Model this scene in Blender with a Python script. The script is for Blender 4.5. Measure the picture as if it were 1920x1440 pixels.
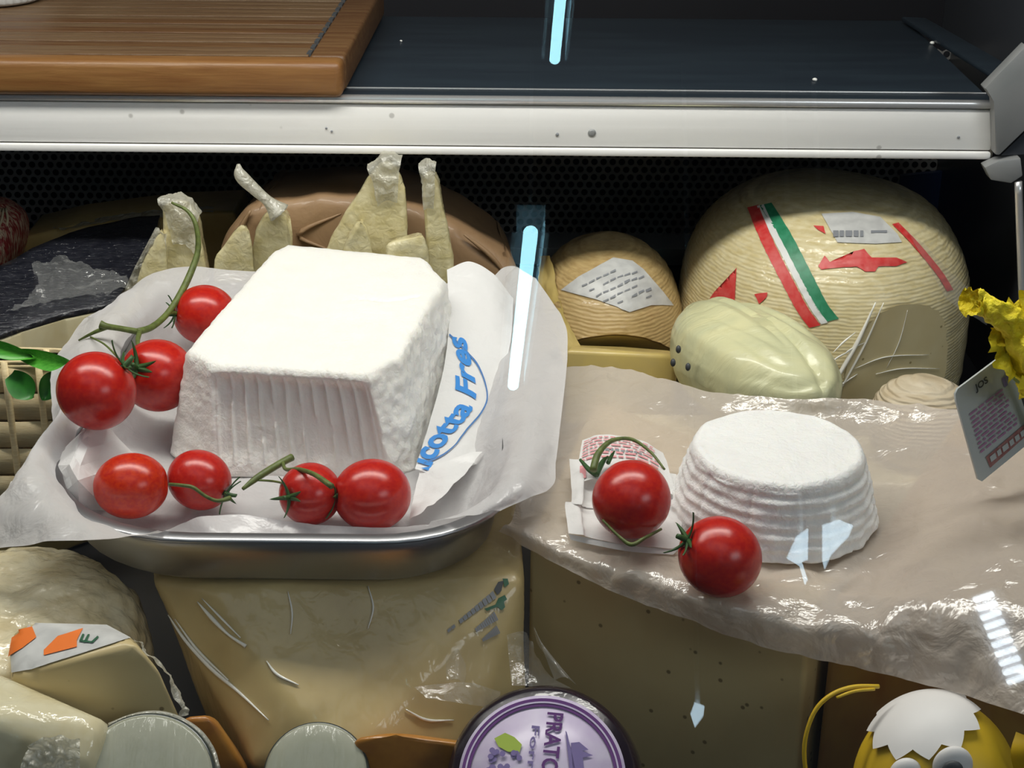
import bpy, bmesh, math, random
from mathutils import Vector, Matrix, Quaternion, noise
from mathutils.bvhtree import BVHTree

for o in list(bpy.data.objects):
    bpy.data.objects.remove(o)
S = bpy.context.scene
C = S.collection
random.seed(7)
PI = math.pi

# ------------------------------------------------------------------ camera
F, PITCH, ROLL, CZ = 3000.0, math.radians(24.5), math.radians(0.5), 0.54
FW = Vector((0, math.cos(PITCH), -math.sin(PITCH)))
UP = Vector((0, math.sin(PITCH), math.cos(PITCH)))
XR = Vector((1, 0, 0))
CX = XR * math.cos(ROLL) + UP * math.sin(ROLL)
CY = -XR * math.sin(ROLL) + UP * math.cos(ROLL)
CAM = Vector((0, 0, CZ))
cam = bpy.data.cameras.new('camera')
cam.sensor_width = 36.0
cam.lens = F / 1920 * 36.0
cam.clip_start = 0.01
camo = bpy.data.objects.new('camera', cam)
C.objects.link(camo)
m = Matrix((CX, CY, -FW)).transposed().to_4x4()
m.translation = CAM
camo.matrix_world = m
S.camera = camo


def ray(u, v):
    return FW + CX * ((u - 960) / F) - CY * ((v - 720) / F)


def PZ(u, v, z):
    d = ray(u, v)
    return CAM + d * ((z - CZ) / d.z)


def PY(u, v, y):
    d = ray(u, v)
    return CAM + d * (y / d.y)


def depth(p):
    return (p - CAM).dot(FW)


# ------------------------------------------------------------------ world, lights, exposure
S.view_settings.view_transform = 'Standard'
S.view_settings.look = 'None'
S.view_settings.gamma = 1.0
S.view_settings.use_curve_mapping = False
S.view_settings.exposure = 0.0
w = bpy.data.worlds.new('World')
S.world = w
w.use_nodes = True
w.node_tree.nodes['Background'].inputs[0].default_value = (0.75, 0.85, 1.0, 1)
w.node_tree.nodes['Background'].inputs[1].default_value = 0.05


def area(name, loc, target, sx, sy, power, col):
    l = bpy.data.lights.new(name, 'AREA')
    l.shape = 'RECTANGLE'
    l.size, l.size_y, l.energy, l.color = sx, sy, power, col
    o = bpy.data.objects.new(name, l)
    C.objects.link(o)
    o.location = loc
    o.rotation_euler = (Vector(target) - Vector(loc)).to_track_quat('-Z', 'Y').to_euler()
    return o


area('case_tube_lamp', (-0.12, 0.83, 0.77), (-0.12, 0.98, 0.15), 1.0, 0.09, 6.5, (1.0, 0.965, 0.90))
area('overhead_fill', (-0.3, -0.5, 2.1), (0, 0.9, 0.1), 2.4, 1.0, 6.0, (0.88, 0.93, 1.0))  # unseen overhead fill, added to lift the front faces
area('side_fill', (2.3, -1.7, 1.75), (0, 1.0, 0.1), 1.4, 0.8, 17.0, (0.90, 0.94, 1.0))  # unseen fill from the right, added to reach in under the shelf


# ------------------------------------------------------------------ materials
def mat(name, col, rough=0.5, col2=None, scale=20.0, stretch=(1, 1, 1), bump=0.0, bscale=60.0, metal=0.0,
        coat=0.0, coat_bump=0.0, coat_scale=18.0, coat_stretch=(1, 1, 1), sss=0.0, spec=0.5, detail=4.0,
        lo=0.35, hi=0.65, emit=None, trans=0.0, spots=None, alpha=1.0, dist=0.3, fine=True, wave=None):
    if fine:
        scale, bscale, coat_scale = scale * 5, bscale * 3.5, coat_scale * 6
    ma = bpy.data.materials.new(name)
    ma.use_nodes = True
    nt = ma.node_tree
    N, L = nt.nodes, nt.links
    P = N['Principled BSDF']
    P.inputs['Base Color'].default_value = (*col, 1)
    P.inputs['Roughness'].default_value = rough
    P.inputs['Metallic'].default_value = metal
    P.inputs['Specular IOR Level'].default_value = spec
    P.inputs['Alpha'].default_value = alpha
    if sss:
        P.inputs['Subsurface Weight'].default_value = sss
        P.inputs['Subsurface Radius'].default_value = (0.012, 0.008, 0.005)
        P.inputs['Subsurface Scale'].default_value = 0.6
    tc = N.new('ShaderNodeTexCoord')

    def mapped(st):
        mp = N.new('ShaderNodeMapping')
        mp.inputs['Scale'].default_value = st
        L.new(tc.outputs['Object'], mp.inputs['Vector'])
        return mp.outputs['Vector']
    colsock = None
    if col2:
        n = N.new('ShaderNodeTexNoise')
        n.inputs['Scale'].default_value = scale
        n.inputs['Detail'].default_value = detail
        n.inputs['Distortion'].default_value = dist
        L.new(mapped(stretch), n.inputs['Vector'])
        r = N.new('ShaderNodeValToRGB')
        r.color_ramp.elements[0].position = lo
        r.color_ramp.elements[1].position = hi
        r.color_ramp.elements[0].color = (*col, 1)
        r.color_ramp.elements[1].color = (*col2, 1)
        L.new(n.outputs['Fac'], r.inputs['Fac'])
        colsock = r.outputs['Color']
    if spots:
        sc, sz, scol = spots
        vo = N.new('ShaderNodeTexVoronoi')
        vo.inputs['Scale'].default_value = sc
        L.new(tc.outputs['Object'], vo.inputs['Vector'])
        r2 = N.new('ShaderNodeValToRGB')
        r2.color_ramp.elements[0].position = sz * 0.6
        r2.color_ramp.elements[1].position = sz
        r2.color_ramp.elements[0].color = (1, 1, 1, 1)
        r2.color_ramp.elements[1].color = (0, 0, 0, 1)
        L.new(vo.outputs['Distance'], r2.inputs['Fac'])
        mx = N.new('ShaderNodeMixRGB')
        mx.inputs[1].default_value = (*col, 1)
        if colsock:
            L.new(colsock, mx.inputs[1])
        mx.inputs[2].default_value = (*scol, 1)
        L.new(r2.outputs['Color'], mx.inputs[0])
        colsock = mx.outputs[0]
    if colsock:
        L.new(colsock, P.inputs['Base Color'])

    def bumped(strength, sc, st, d=5.0):
        n = N.new('ShaderNodeTexNoise')
        n.inputs['Scale'].default_value = sc
        n.inputs['Detail'].default_value = d
        n.inputs['Distortion'].default_value = 0.6
        L.new(mapped(st), n.inputs['Vector'])
        b = N.new('ShaderNodeBump')
        b.inputs['Strength'].default_value = strength
        b.inputs['Distance'].default_value = 0.004
        L.new(n.outputs['Fac'], b.inputs['Height'])
        return b.outputs['Normal']
    if wave:
        wv = N.new('ShaderNodeTexWave')
        wv.bands_direction = 'Z'
        wv.inputs['Scale'].default_value = wave[0]
        wv.inputs['Distortion'].default_value = 4.0
        wv.inputs['Detail'].default_value = 3.0
        wv.inputs['Detail Scale'].default_value = 0.6
        L.new(tc.outputs['Object'], wv.inputs['Vector'])
        wb2 = N.new('ShaderNodeBump')
        wb2.inputs['Strength'].default_value = wave[1]
        wb2.inputs['Distance'].default_value = 0.003
        L.new(wv.outputs['Fac'], wb2.inputs['Height'])
        L.new(wb2.outputs['Normal'], P.inputs['Normal'])
    elif bump:
        L.new(bumped(bump, bscale, stretch), P.inputs['Normal'])
    if coat:
        P.inputs['Coat Weight'].default_value = coat
        P.inputs['Coat Roughness'].default_value = 0.09
        if coat_bump:
            L.new(bumped(coat_bump, coat_scale, coat_stretch, 3.0), P.inputs['Coat Normal'])
    if emit:
        P.inputs['Emission Color'].default_value = (*emit[0], 1)
        P.inputs['Emission Strength'].default_value = emit[1]
    return ma


def sheet_mat(name, col, clear, gloss=0.12, rough=0.25, transl=0.45, bump=0.25, bscale=35.0):
    """thin paper or film: part see-through, part diffuse, part translucent, a little shine"""
    ma = bpy.data.materials.new(name)
    ma.use_nodes = True
    nt = ma.node_tree
    N, L = nt.nodes, nt.links
    N.remove(N['Principled BSDF'])
    out = N['Material Output']
    tc = N.new('ShaderNodeTexCoord')
    n = N.new('ShaderNodeTexNoise')
    n.inputs['Scale'].default_value = bscale
    n.inputs['Detail'].default_value = 4
    n.inputs['Distortion'].default_value = 0.35
    L.new(tc.outputs['Object'], n.inputs['Vector'])
    b = N.new('ShaderNodeBump')
    b.inputs['Strength'].default_value = bump
    b.inputs['Distance'].default_value = 0.006
    L.new(n.outputs['Fac'], b.inputs['Height'])
    d = N.new('ShaderNodeBsdfDiffuse')
    t = N.new('ShaderNodeBsdfTranslucent')
    g = N.new('ShaderNodeBsdfGlossy')
    tr = N.new('ShaderNodeBsdfTransparent')
    for x in (d, t):
        x.inputs['Color'].default_value = (*col, 1)
    g.inputs['Roughness'].default_value = rough
    for x in (d, t, g):
        L.new(b.outputs['Normal'], x.inputs['Normal'])
    m1, m2, m3 = (N.new('ShaderNodeMixShader') for _ in range(3))
    m1.inputs[0].default_value = transl
    L.new(d.outputs[0], m1.inputs[1]); L.new(t.outputs[0], m1.inputs[2])
    m2.inputs[0].default_value = clear
    L.new(m1.outputs[0], m2.inputs[1]); L.new(tr.outputs[0], m2.inputs[2])
    m3.inputs[0].default_value = gloss
    L.new(m2.outputs[0], m3.inputs[1]); L.new(g.outputs[0], m3.inputs[2])
    L.new(m3.outputs[0], out.inputs[0])
    return ma


def glass_mat():
    ma = bpy.data.materials.new('pane_glass')
    ma.use_nodes = True
    nt = ma.node_tree
    N, L = nt.nodes, nt.links
    N.remove(N['Principled BSDF'])
    lw = N.new('ShaderNodeLayerWeight')
    pw = N.new('ShaderNodeMath'); pw.operation = 'POWER'; pw.inputs[1].default_value = 5
    L.new(lw.outputs['Facing'], pw.inputs[0])
    ad = N.new('ShaderNodeMath'); ad.operation = 'MULTIPLY_ADD'
    ad.inputs[1].default_value = 0.96; ad.inputs[2].default_value = 0.04
    L.new(pw.outputs[0], ad.inputs[0])
    tr = N.new('ShaderNodeBsdfTransparent')
    tr.inputs[0].default_value = (0.985, 0.995, 0.99, 1)
    g = N.new('ShaderNodeBsdfGlossy')
    g.inputs['Roughness'].default_value = 0.0
    mx = N.new('ShaderNodeMixShader')
    L.new(ad.outputs[0], mx.inputs[0]); L.new(tr.outputs[0], mx.inputs[1]); L.new(g.outputs[0], mx.inputs[2])
    L.new(mx.outputs[0], N['Material Output'].inputs[0])
    return ma


WR = dict(coat=1.0, coat_bump=0.55, coat_scale=14.0)
M = {
    'deck': mat('deck_steel', (0.06, 0.06, 0.065), 0.45, metal=0.6),
    'black': mat('case_black', (0.008, 0.008, 0.011), 0.6),
    'perf': mat('perforated_metal', (0.30, 0.29, 0.28), 0.45, metal=0.5),
    'slate': mat('slate_laminate', fine=False, col= (0.015, 0.022, 0.031), rough=0.4, col2=(0.02, 0.03, 0.04), scale=8, stretch=(1, 6, 1)),
    'alu': mat('white_aluminium', fine=False, col= (0.84, 0.83, 0.81), rough=0.38, col2=(0.90, 0.89, 0.87), scale=3, stretch=(1, 1, 30), bump=0.05, bscale=4,
               spots=(38, 0.09, (0.55, 0.54, 0.52))),
    'alub': mat('bright_aluminium', (0.8, 0.8, 0.8), 0.25, metal=0.7),
    'alug': mat('grey_aluminium', (0.27, 0.28, 0.28), 0.4, (0.33, 0.33, 0.33), 5, metal=0.2),
    'groove': mat('groove_dark', (0.10, 0.09, 0.07), 0.7),
    'sidep': mat('side_panel_slate', (0.05, 0.055, 0.065), 0.3),
    'navy': mat('navy_plastic', (0.006, 0.014, 0.05), 0.4),
    'wood': mat('oak', fine=False, col= (0.15, 0.078, 0.03), rough=0.5, col2=(0.10, 0.042, 0.014), scale=16, stretch=(1.2, 14, 14), bump=0.15, bscale=20, detail=6),
    'woodt': mat('oak_worn', fine=False, col= (0.17, 0.105, 0.052), rough=0.55, col2=(0.12, 0.062, 0.026), scale=18, stretch=(1.2, 16, 16), bump=0.3, bscale=20, detail=6),
    'woodu': mat('oak_grey', fine=False, col=(0.20, 0.135, 0.075), rough=0.6, col2=(0.10, 0.055, 0.025), scale=18, stretch=(1.2, 16, 16), bump=0.3, bscale=20, detail=6),
    'woodl': mat('oak_edge', fine=False, col= (0.25, 0.12, 0.036), rough=0.45, col2=(0.19, 0.08, 0.022), scale=14, stretch=(1.2, 12, 12), bump=0.12, bscale=20, detail=6),
    'porc': mat('white_porcelain', (0.8, 0.8, 0.78), 0.2),
    'ricotta': mat('ricotta', (0.87, 0.855, 0.80), 0.6, (0.84, 0.82, 0.77), 12, bump=0.25, bscale=120, sss=0.12),
    'ricotta2': mat('ricotta_round', (0.87, 0.86, 0.835), 0.5, (0.84, 0.83, 0.81), 12, bump=0.3, bscale=110, sss=0.12),
    'tom': mat('tomato_skin', fine=False, col= (0.42, 0.010, 0.008), rough=0.27, col2=(0.50, 0.020, 0.008), scale=9, sss=0.05),
    'tomo': mat('tomato_skin_orange', fine=False, col= (0.55, 0.035, 0.004), rough=0.27, col2=(0.45, 0.014, 0.005), scale=9, sss=0.05),
    'stem': mat('vine_green', (0.13, 0.17, 0.035), 0.5, (0.075, 0.10, 0.02), 60),
    'calyx': mat('calyx_green', (0.035, 0.10, 0.02), 0.5, (0.02, 0.06, 0.012), 90),
    'leaf': mat('leaf_green', (0.05, 0.30, 0.02), 0.35, (0.10, 0.42, 0.04), 30, (1, 8, 8)),
    'leafd': mat('leaf_dark', (0.02, 0.14, 0.015), 0.4, (0.03, 0.2, 0.02), 30),
    'wick': mat('wicker', (0.90, 0.74, 0.45), 0.6, (0.80, 0.62, 0.34), 25, (1, 1, 8), bump=0.2, bscale=60),
    'steel': mat('tray_steel', (0.40, 0.40, 0.41), 0.36, metal=1.0),
    'cheese': mat('cheese_cream', (0.62, 0.53, 0.30), 0.5, (0.70, 0.63, 0.40), 12, **WR),
    'cheesep': mat('cheese_pale', (0.70, 0.64, 0.43), 0.5, (0.63, 0.55, 0.33), 14, **WR),
    'cheesew': mat('cheese_wedge', (0.58, 0.50, 0.25), 0.5, (0.70, 0.63, 0.38), 25, coat=1.0, coat_bump=0.6, coat_scale=30, bump=0.3, bscale=50),
    'block': mat('cheese_block', (0.53, 0.41, 0.20), 0.45, (0.58, 0.465, 0.235), 4, coat=0.2, spots=(85, 0.12, (0.22, 0.16, 0.07))),
    'cutf': mat('cheese_cut', (0.66, 0.55, 0.30), 0.45, (0.71, 0.61, 0.36), 7, coat=0.4, spots=(80, 0.10, (0.34, 0.27, 0.12))),
    'wrapc': mat('cheese_centre', (0.60, 0.47, 0.22), 0.45, (0.50, 0.38, 0.17), 5, coat=0.6, coat_bump=0.5, coat_scale=6, coat_stretch=(2.2, 2.2, .5)),
    'rough': mat('cheese_rough', (0.80, 0.72, 0.50), 0.5, (0.66, 0.55, 0.32), 12, coat=1.0, coat_bump=1.0, coat_scale=14, bump=0.3, bscale=40),
    'orange': mat('orange_cheese', (0.48, 0.21, 0.03), 0.4, (0.36, 0.14, 0.02), 14, coat=0.5),
    'brownc': mat('brown_cheese', (0.30, 0.17, 0.035), 0.4, (0.23, 0.10, 0.02), 9, (1, 1, .5), coat=0.5),
    'brownp': mat('brown_wrap', (0.27, 0.165, 0.085), 0.55, (0.33, 0.205, 0.105), 3, bump=0.4, bscale=9, coat=0.15),
    'ochre': mat('ochre_rind', (0.62, 0.45, 0.18), 0.5, (0.54, 0.38, 0.13), 12, coat=0.4),
    'net': mat('net_rind', wave=(120, 0.18), col=(0.58, 0.42, 0.19), rough=0.5, col2=(0.47, 0.32, 0.13), scale=30, stretch=(1, 1, 6), coat=0.6, coat_bump=0.3),
    'yell': mat('yellow_cheese', (0.68, 0.52, 0.17), 0.45, (0.60, 0.46, 0.17), 9, coat=0.5, coat_bump=0.3),
    'romano': mat('basket_rind', (0.64, 0.53, 0.27), 0.5, (0.74, 0.65, 0.40), 25, (1, 1, 3), coat=0.6, coat_bump=0.35, coat_scale=20, wave=(120, 0.16)),
    'blackr': mat('black_rind', (0.010, 0.011, 0.018), 0.35, (0.022, 0.023, 0.032), 30, coat=1.0, coat_bump=0.9, coat_scale=22, coat_stretch=(1, 2.2, 1)),
    'bag': mat('bag_film', (0.72, 0.69, 0.40), 0.4, (0.62, 0.62, 0.38), 4, (1, 3, 1), bump=0.6, bscale=8, coat=0.3),
    'pinkn': mat('pinkish_net', (0.62, 0.50, 0.33), 0.5, (0.70, 0.60, 0.44), 10, (1, 1, 5), wave=(110, 0.35)),
    'red': mat('print_red', (0.62, 0.03, 0.03), 0.4, (0.66, 0.09, 0.08), 40),
    'greenp': mat('print_green', (0.02, 0.20, 0.09), 0.4, (0.04, 0.27, 0.14), 40),
    'white': mat('print_white', (0.74, 0.74, 0.72), 0.4),
    'label': mat('label_grey', (0.50, 0.50, 0.49), 0.4, (0.62, 0.62, 0.60), 20),
    'ink': mat('print_ink', (0.06, 0.065, 0.07), 0.5),
    'inkl': mat('print_grey', (0.24, 0.25, 0.27), 0.5),
    'blue': mat('print_blue', (0.05, 0.24, 0.62), 0.4),
    'blued': mat('print_blue_line', (0.07, 0.18, 0.42), 0.4),
    'orangep': mat('print_orange', (0.86, 0.20, 0.03), 0.4),
    'greend': mat('print_dark_green', (0.03, 0.12, 0.06), 0.4),
    'pink': mat('print_pink', (0.72, 0.30, 0.32), 0.5),
    'mauve': mat('print_mauve', (0.36, 0.17, 0.30), 0.5),
    'banner': mat('print_banner', (0.36, 0.18, 0.16), 0.5, (0.28, 0.10, 0.09), 90),
    'tag': mat('tag_card', (0.47, 0.50, 0.49), 0.35),
    'flower': mat('yellow_fabric', (0.86, 0.66, 0.01), 0.6, (0.90, 0.76, 0.02), 40, bump=0.5, bscale=120, sss=0.05),
    'flowers': mat('flower_stem', (0.20, 0.28, 0.02), 0.5),
    'chick': mat('chick_yellow', (0.70, 0.46, 0.015), 0.45, (0.64, 0.42, 0.02), 10),
    'shell': mat('egg_shell', (0.78, 0.76, 0.74), 0.5),
    'darkr': mat('dark_rind', (0.012, 0.006, 0.012), 0.25, coat=0.6, coat_bump=0.4, coat_scale=10),
    'lilac': mat('label_lilac', (0.56, 0.47, 0.66), 0.3, (0.66, 0.60, 0.74), 14),
    'purple': mat('print_purple', (0.13, 0.035, 0.19), 0.35),
    'purpl2': mat('print_violet', (0.22, 0.17, 0.38), 0.35),
    'lime': mat('print_lime', (0.42, 0.55, 0.08), 0.4),
    'logf': mat('log_face', (0.34, 0.345, 0.265), 0.5, (0.29, 0.30, 0.22), 8, coat=0.7, coat_bump=0.7, coat_scale=10, coat_stretch=(3, .5, .5)),
    'logr': mat('log_rim', (0.035, 0.045, 0.04), 0.3, coat=0.6),
    'meat': mat('cured_meat', (0.36, 0.03, 0.03), 0.35, (0.72, 0.50, 0.34), 20, (4, 4, 1), bump=0.6, bscale=40, lo=0.45, hi=0.6),
    'string': mat('net_string', (0.68, 0.55, 0.36), 0.6),
    'crumb': mat('crumb_white', (0.8, 0.8, 0.76), 0.6),
    'glint': mat('film_glint_white', (0.92, 0.91, 0.84), 0.12, coat=1.0),  # white colour standing in for highlights on the film
    'paper': sheet_mat('white_paper', (0.86, 0.85, 0.84), 0.0, 0.05, 0.35, 0.25, 0.25, 90),
    'grease': sheet_mat('greaseproof', (0.82, 0.80, 0.80), 0.14, 0.07, 0.3, 0.35, 0.5, 60),
    'grease2': sheet_mat('greaseproof_warm', (0.88, 0.78, 0.68), 0.27, 0.11, 0.22, 0.35, 0.7, 60),
    'film': sheet_mat('cling_film', (0.85, 0.86, 0.84), 0.88, 0.07, 0.12, 0.3, 0.35, 120),
    'filmw': sheet_mat('cling_film_bunched', (0.80, 0.78, 0.66), 0.35, 0.12, 0.18, 0.4, 0.6, 200),
    'tube': mat('tube_glow', (0.9, 0.95, 1), 0.5, emit=((0.42, 0.86, 1.0), 17.0)),
    'house': mat('lamp_housing', (0.5, 0.52, 0.55), 0.4, emit=None),
    'led': mat('led_glow', (1, 1, 1), 0.5, emit=((0.80, 0.90, 1.0), 14.0)),
    'panel': mat('cool_panel_glow', (1, 1, 1), 0.5, emit=((0.62, 0.84, 1.0), 8.0)),
    'ceil': mat('shop_ceiling', (0.05, 0.05, 0.06), 0.8),
    'glass': glass_mat(),
}


# ------------------------------------------------------------------ helpers
def tag(o, label=None, cat=None, group=None, kind=None):
    if label: o['label'] = label
    if cat: o['category'] = cat
    if group: o['group'] = group
    if kind: o['kind'] = kind
    return o


def thing(name, loc, label, cat, group=None):
    o = bpy.data.objects.new(name, None)
    o.empty_display_size = 0.02
    C.objects.link(o)
    o.location = loc
    return tag(o, label, cat, group)


def wloc(o):
    v = Vector(o.location)
    while o.parent:
        o = o.parent
        v = v + o.location
    return v


def link(name, me, material, parent=None, loc=(0, 0, 0)):
    o = bpy.data.objects.new(name, me)
    C.objects.link(o)
    if material and not me.materials:
        me.materials.append(M[material])
    o.location = Vector(loc)
    if parent:
        o.parent = parent
        o.location = Vector(loc) - wloc(parent)
    return o


def mk(name, verts, faces, material, parent=None, smooth=True):
    """world-space vertices -> object whose origin is the middle of its base"""
    vs = [Vector(v) for v in verts]
    lo = Vector((min(v.x for v in vs), min(v.y for v in vs), min(v.z for v in vs)))
    hi = Vector((max(v.x for v in vs), max(v.y for v in vs), max(v.z for v in vs)))
    org = Vector(((lo.x + hi.x) / 2, (lo.y + hi.y) / 2, lo.z))
    me = bpy.data.meshes.new(name)
    me.from_pydata([v - org for v in vs], [], faces)
    me.update()
    if smooth:
        me.polygons.foreach_set('use_smooth', [True] * len(me.polygons))
    return link(name, me, material, parent, org)


def mkbm(name, bm, material, parent=None, smooth=True, angle=None):
    bmesh.ops.recalc_face_normals(bm, faces=bm.faces)
    bm.verts.index_update()
    o = mk(name, [v.co.copy() for v in bm.verts], [[v.index for v in f.verts] for f in bm.faces], material, parent, smooth)
    bm.free()
    if angle:
        o.data.set_sharp_from_angle(angle=angle)
    return o


def box_bm(x0, x1, y0, y1, z0, z1, bev=0.0, seg=2, bm=None):
    b = bm or bmesh.new()
    vs = [b.verts.new((x, y, z)) for x in (x0, x1) for y in (y0, y1) for z in (z0, z1)]
    fs = [(0, 1, 3, 2), (4, 6, 7, 5), (0, 4, 5, 1), (2, 3, 7, 6), (0, 2, 6, 4), (1, 5, 7, 3)]
    nf = [b.faces.new([vs[i] for i in f]) for f in fs]
    if bev:
        es = list({e for f in nf for e in f.edges})
        bmesh.ops.bevel(b, geom=es, offset=bev, segments=seg, profile=0.5, affect='EDGES')
    return b


def box(name, ext, material, parent=None, bev=0.001):
    return mkbm(name, box_bm(*ext, bev), material, parent, True, math.radians(40))


def hull(name, pts, material, parent=None, bev=0.004, seg=3, sub=0, amp=0.0, freq=40.0, relax=0):
    bm = bmesh.new()
    for p in pts:
        bm.verts.new(p)
    r = bmesh.ops.convex_hull(bm, input=bm.verts)
    bmesh.ops.delete(bm, geom=[g for g in r['geom_interior'] if isinstance(g, bmesh.types.BMVert)], context='VERTS')
    bmesh.ops.dissolve_limit(bm, angle_limit=math.radians(3), verts=bm.verts, edges=bm.edges)
    if bev:
        bmesh.ops.bevel(bm, geom=list(bm.edges), offset=bev, segments=seg, profile=0.5, affect='EDGES')
    bmesh.ops.recalc_face_normals(bm, faces=bm.faces)
    if sub:
        bmesh.ops.triangulate(bm, faces=bm.faces)
        for _ in range(sub):
            L = [e for e in bm.edges if e.calc_length() > 0.006]
            bmesh.ops.subdivide_edges(bm, edges=L, cuts=1, use_grid_fill=True)
            bmesh.ops.triangulate(bm, faces=bm.faces)
        for _ in range(relax):
            bmesh.ops.smooth_vert(bm, verts=bm.verts, factor=0.5, use_axis_x=True, use_axis_y=True, use_axis_z=True)
        bm.normal_update()
        if amp:
            for v in bm.verts:
                d = noise.noise(v.co * freq) + 0.5 * noise.noise(v.co * freq * 2.3)
                v.co += v.normal * (amp * d)
    return mkbm(name, bm, material, parent, True, math.radians(50))


def prismY(name, px, y, dep, material, parent=None, bev=0.003, taper=1.0, shift=(0, 0, 0), **k):
    """pixel outline on the upright plane at distance y, given thickness dep behind it"""
    f = [PY(u, v, y) for u, v in px]
    c = sum(f, Vector()) / len(f)
    sh = Vector(shift)
    bk = [c + (p - c) * taper + Vector((0, dep, 0)) + sh for p in f]
    return hull(name, f + bk, material, parent, bev, **k)


def poly_extrude(name, front, off, material, parent=None, bev=0.0):
    """a (possibly concave) outline extruded by the vector off"""
    bm = bmesh.new()
    a = [bm.verts.new(p) for p in front]
    b = [bm.verts.new(Vector(p) + Vector(off)) for p in front]
    n = len(a)
    bm.faces.new(a)
    bm.faces.new(b[::-1])
    for i in range(n):
        bm.faces.new((a[i], b[i], b[(i + 1) % n], a[(i + 1) % n]))
    if bev:
        bmesh.ops.bevel(bm, geom=list(bm.edges), offset=bev, segments=2, profile=0.5, affect='EDGES')
    return mkbm(name, bm, material, parent, True, math.radians(40))


def crom(p, t):
    """Catmull-Rom through list p, t in 0..1"""
    n = len(p) - 1
    x = min(max(t, 0), 1) * n
    i = min(int(x), n - 1)
    f = x - i
    p0 = p[i - 1] if i > 0 else p[0] * 2 - p[1]
    p3 = p[i + 2] if i + 2 <= n else p[n] * 2 - p[n - 1]
    p1, p2 = p[i], p[i + 1]
    return 0.5 * ((2 * p1) + (p2 - p0) * f + (2 * p0 - 5 * p1 + 4 * p2 - p3) * f * f + (3 * p1 - p0 - 3 * p2 + p3) * f ** 3)


class Sheet:
    def __init__(self, rows, amp=0.0, freq=18.0, edge=0.0):
        self.r, self.amp, self.freq = rows, amp, freq

    def raw(self, s, t):
        return crom([crom(r, s) for r in self.r], t)

    def nrm(self, s, t):
        e = 0.01
        a = self.raw(min(s + e, 1), t) - self.raw(max(s - e, 0), t)
        b = self.raw(s, min(t + e, 1)) - self.raw(s, max(t - e, 0))
        n = a.cross(b)
        n.normalize()
        return n if n.dot(CAM - self.raw(s, t)) > 0 else -n

    def at(self, s, t, off=0.0):
        p = self.raw(s, t)
        n = self.nrm(s, t)
        d = 0.0
        if self.amp:
            q = p * self.freq
            d = self.amp * (1.0 - 2.0 * abs(noise.noise(q)) - 0.9 * abs(noise.noise(q * 2.1 + Vector((5, 1, 3)))))
            vd = noise.voronoi(q * 1.7)[0]
            d += self.amp * 0.9 * (vd[1] - vd[0] - 0.3)
        return p + n * (d + off)

    def mesh(self, name, material, ns, nt, parent=None):
        v = [self.at(i / ns, j / nt) for j in range(nt + 1) for i in range(ns + 1)]
        f = [(j * (ns + 1) + i, j * (ns + 1) + i + 1, (j + 1) * (ns + 1) + i + 1, (j + 1) * (ns + 1) + i)
             for j in range(nt) for i in range(ns)]
        return mk(name, v, f, material, parent)


def tube(name, pts, rad, material, parent=None, seg=8, sub=6, cap=True):
    ps = [crom(pts, i / (len(pts) - 1) / sub) for i in range((len(pts) - 1) * sub + 1)]
    if not isinstance(rad, (list, tuple)):
        rad = [rad] * len(pts)
    rs = [crom([Vector((r, 0, 0)) for r in rad], i / (len(ps) - 1)).x for i in range(len(ps))]
    verts, faces = [], []
    up = Vector((0.31, 0.2, 0.93))
    for i, p in enumerate(ps):
        t = (ps[min(i + 1, len(ps) - 1)] - ps[max(i - 1, 0)]).normalized()
        a = t.cross(up).normalized()
        b = t.cross(a)
        for k in range(seg):
            g = 2 * PI * k / seg
            verts.append(p + (a * math.cos(g) + b * math.sin(g)) * rs[i])
    for i in range(len(ps) - 1):
        for k in range(seg):
            faces.append((i * seg + k, i * seg + (k + 1) % seg, (i + 1) * seg + (k + 1) % seg, (i + 1) * seg + k))
    faces.append(tuple(range(seg))[::-1])
    faces.append(tuple((len(ps) - 1) * seg + k for k in range(seg)))
    return mk(name, verts, faces, material, parent)


def lathe(name, prof, material, parent=None, n=64, mtx=None, fn=None):
    """profile [(r,z)] revolved about z; fn(p, ang, i) may move a vertex"""
    verts, faces = [], []
    for i, (r, z) in enumerate(prof):
        for k in range(n):
            a = 2 * PI * k / n
            p = Vector((r * math.cos(a), r * math.sin(a), z))
            if fn:
                p = fn(p, a, i)
            verts.append(mtx @ p if mtx else p)
    for i in range(len(prof) - 1):
        for k in range(n):
            faces.append((i * n + k, i * n + (k + 1) % n, (i + 1) * n + (k + 1) % n, (i + 1) * n + k))
    faces.append(tuple(range(n))[::-1])
    faces.append(tuple((len(prof) - 1) * n + k for k in range(n)))
    return mk(name, verts, faces, material, parent)


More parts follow.
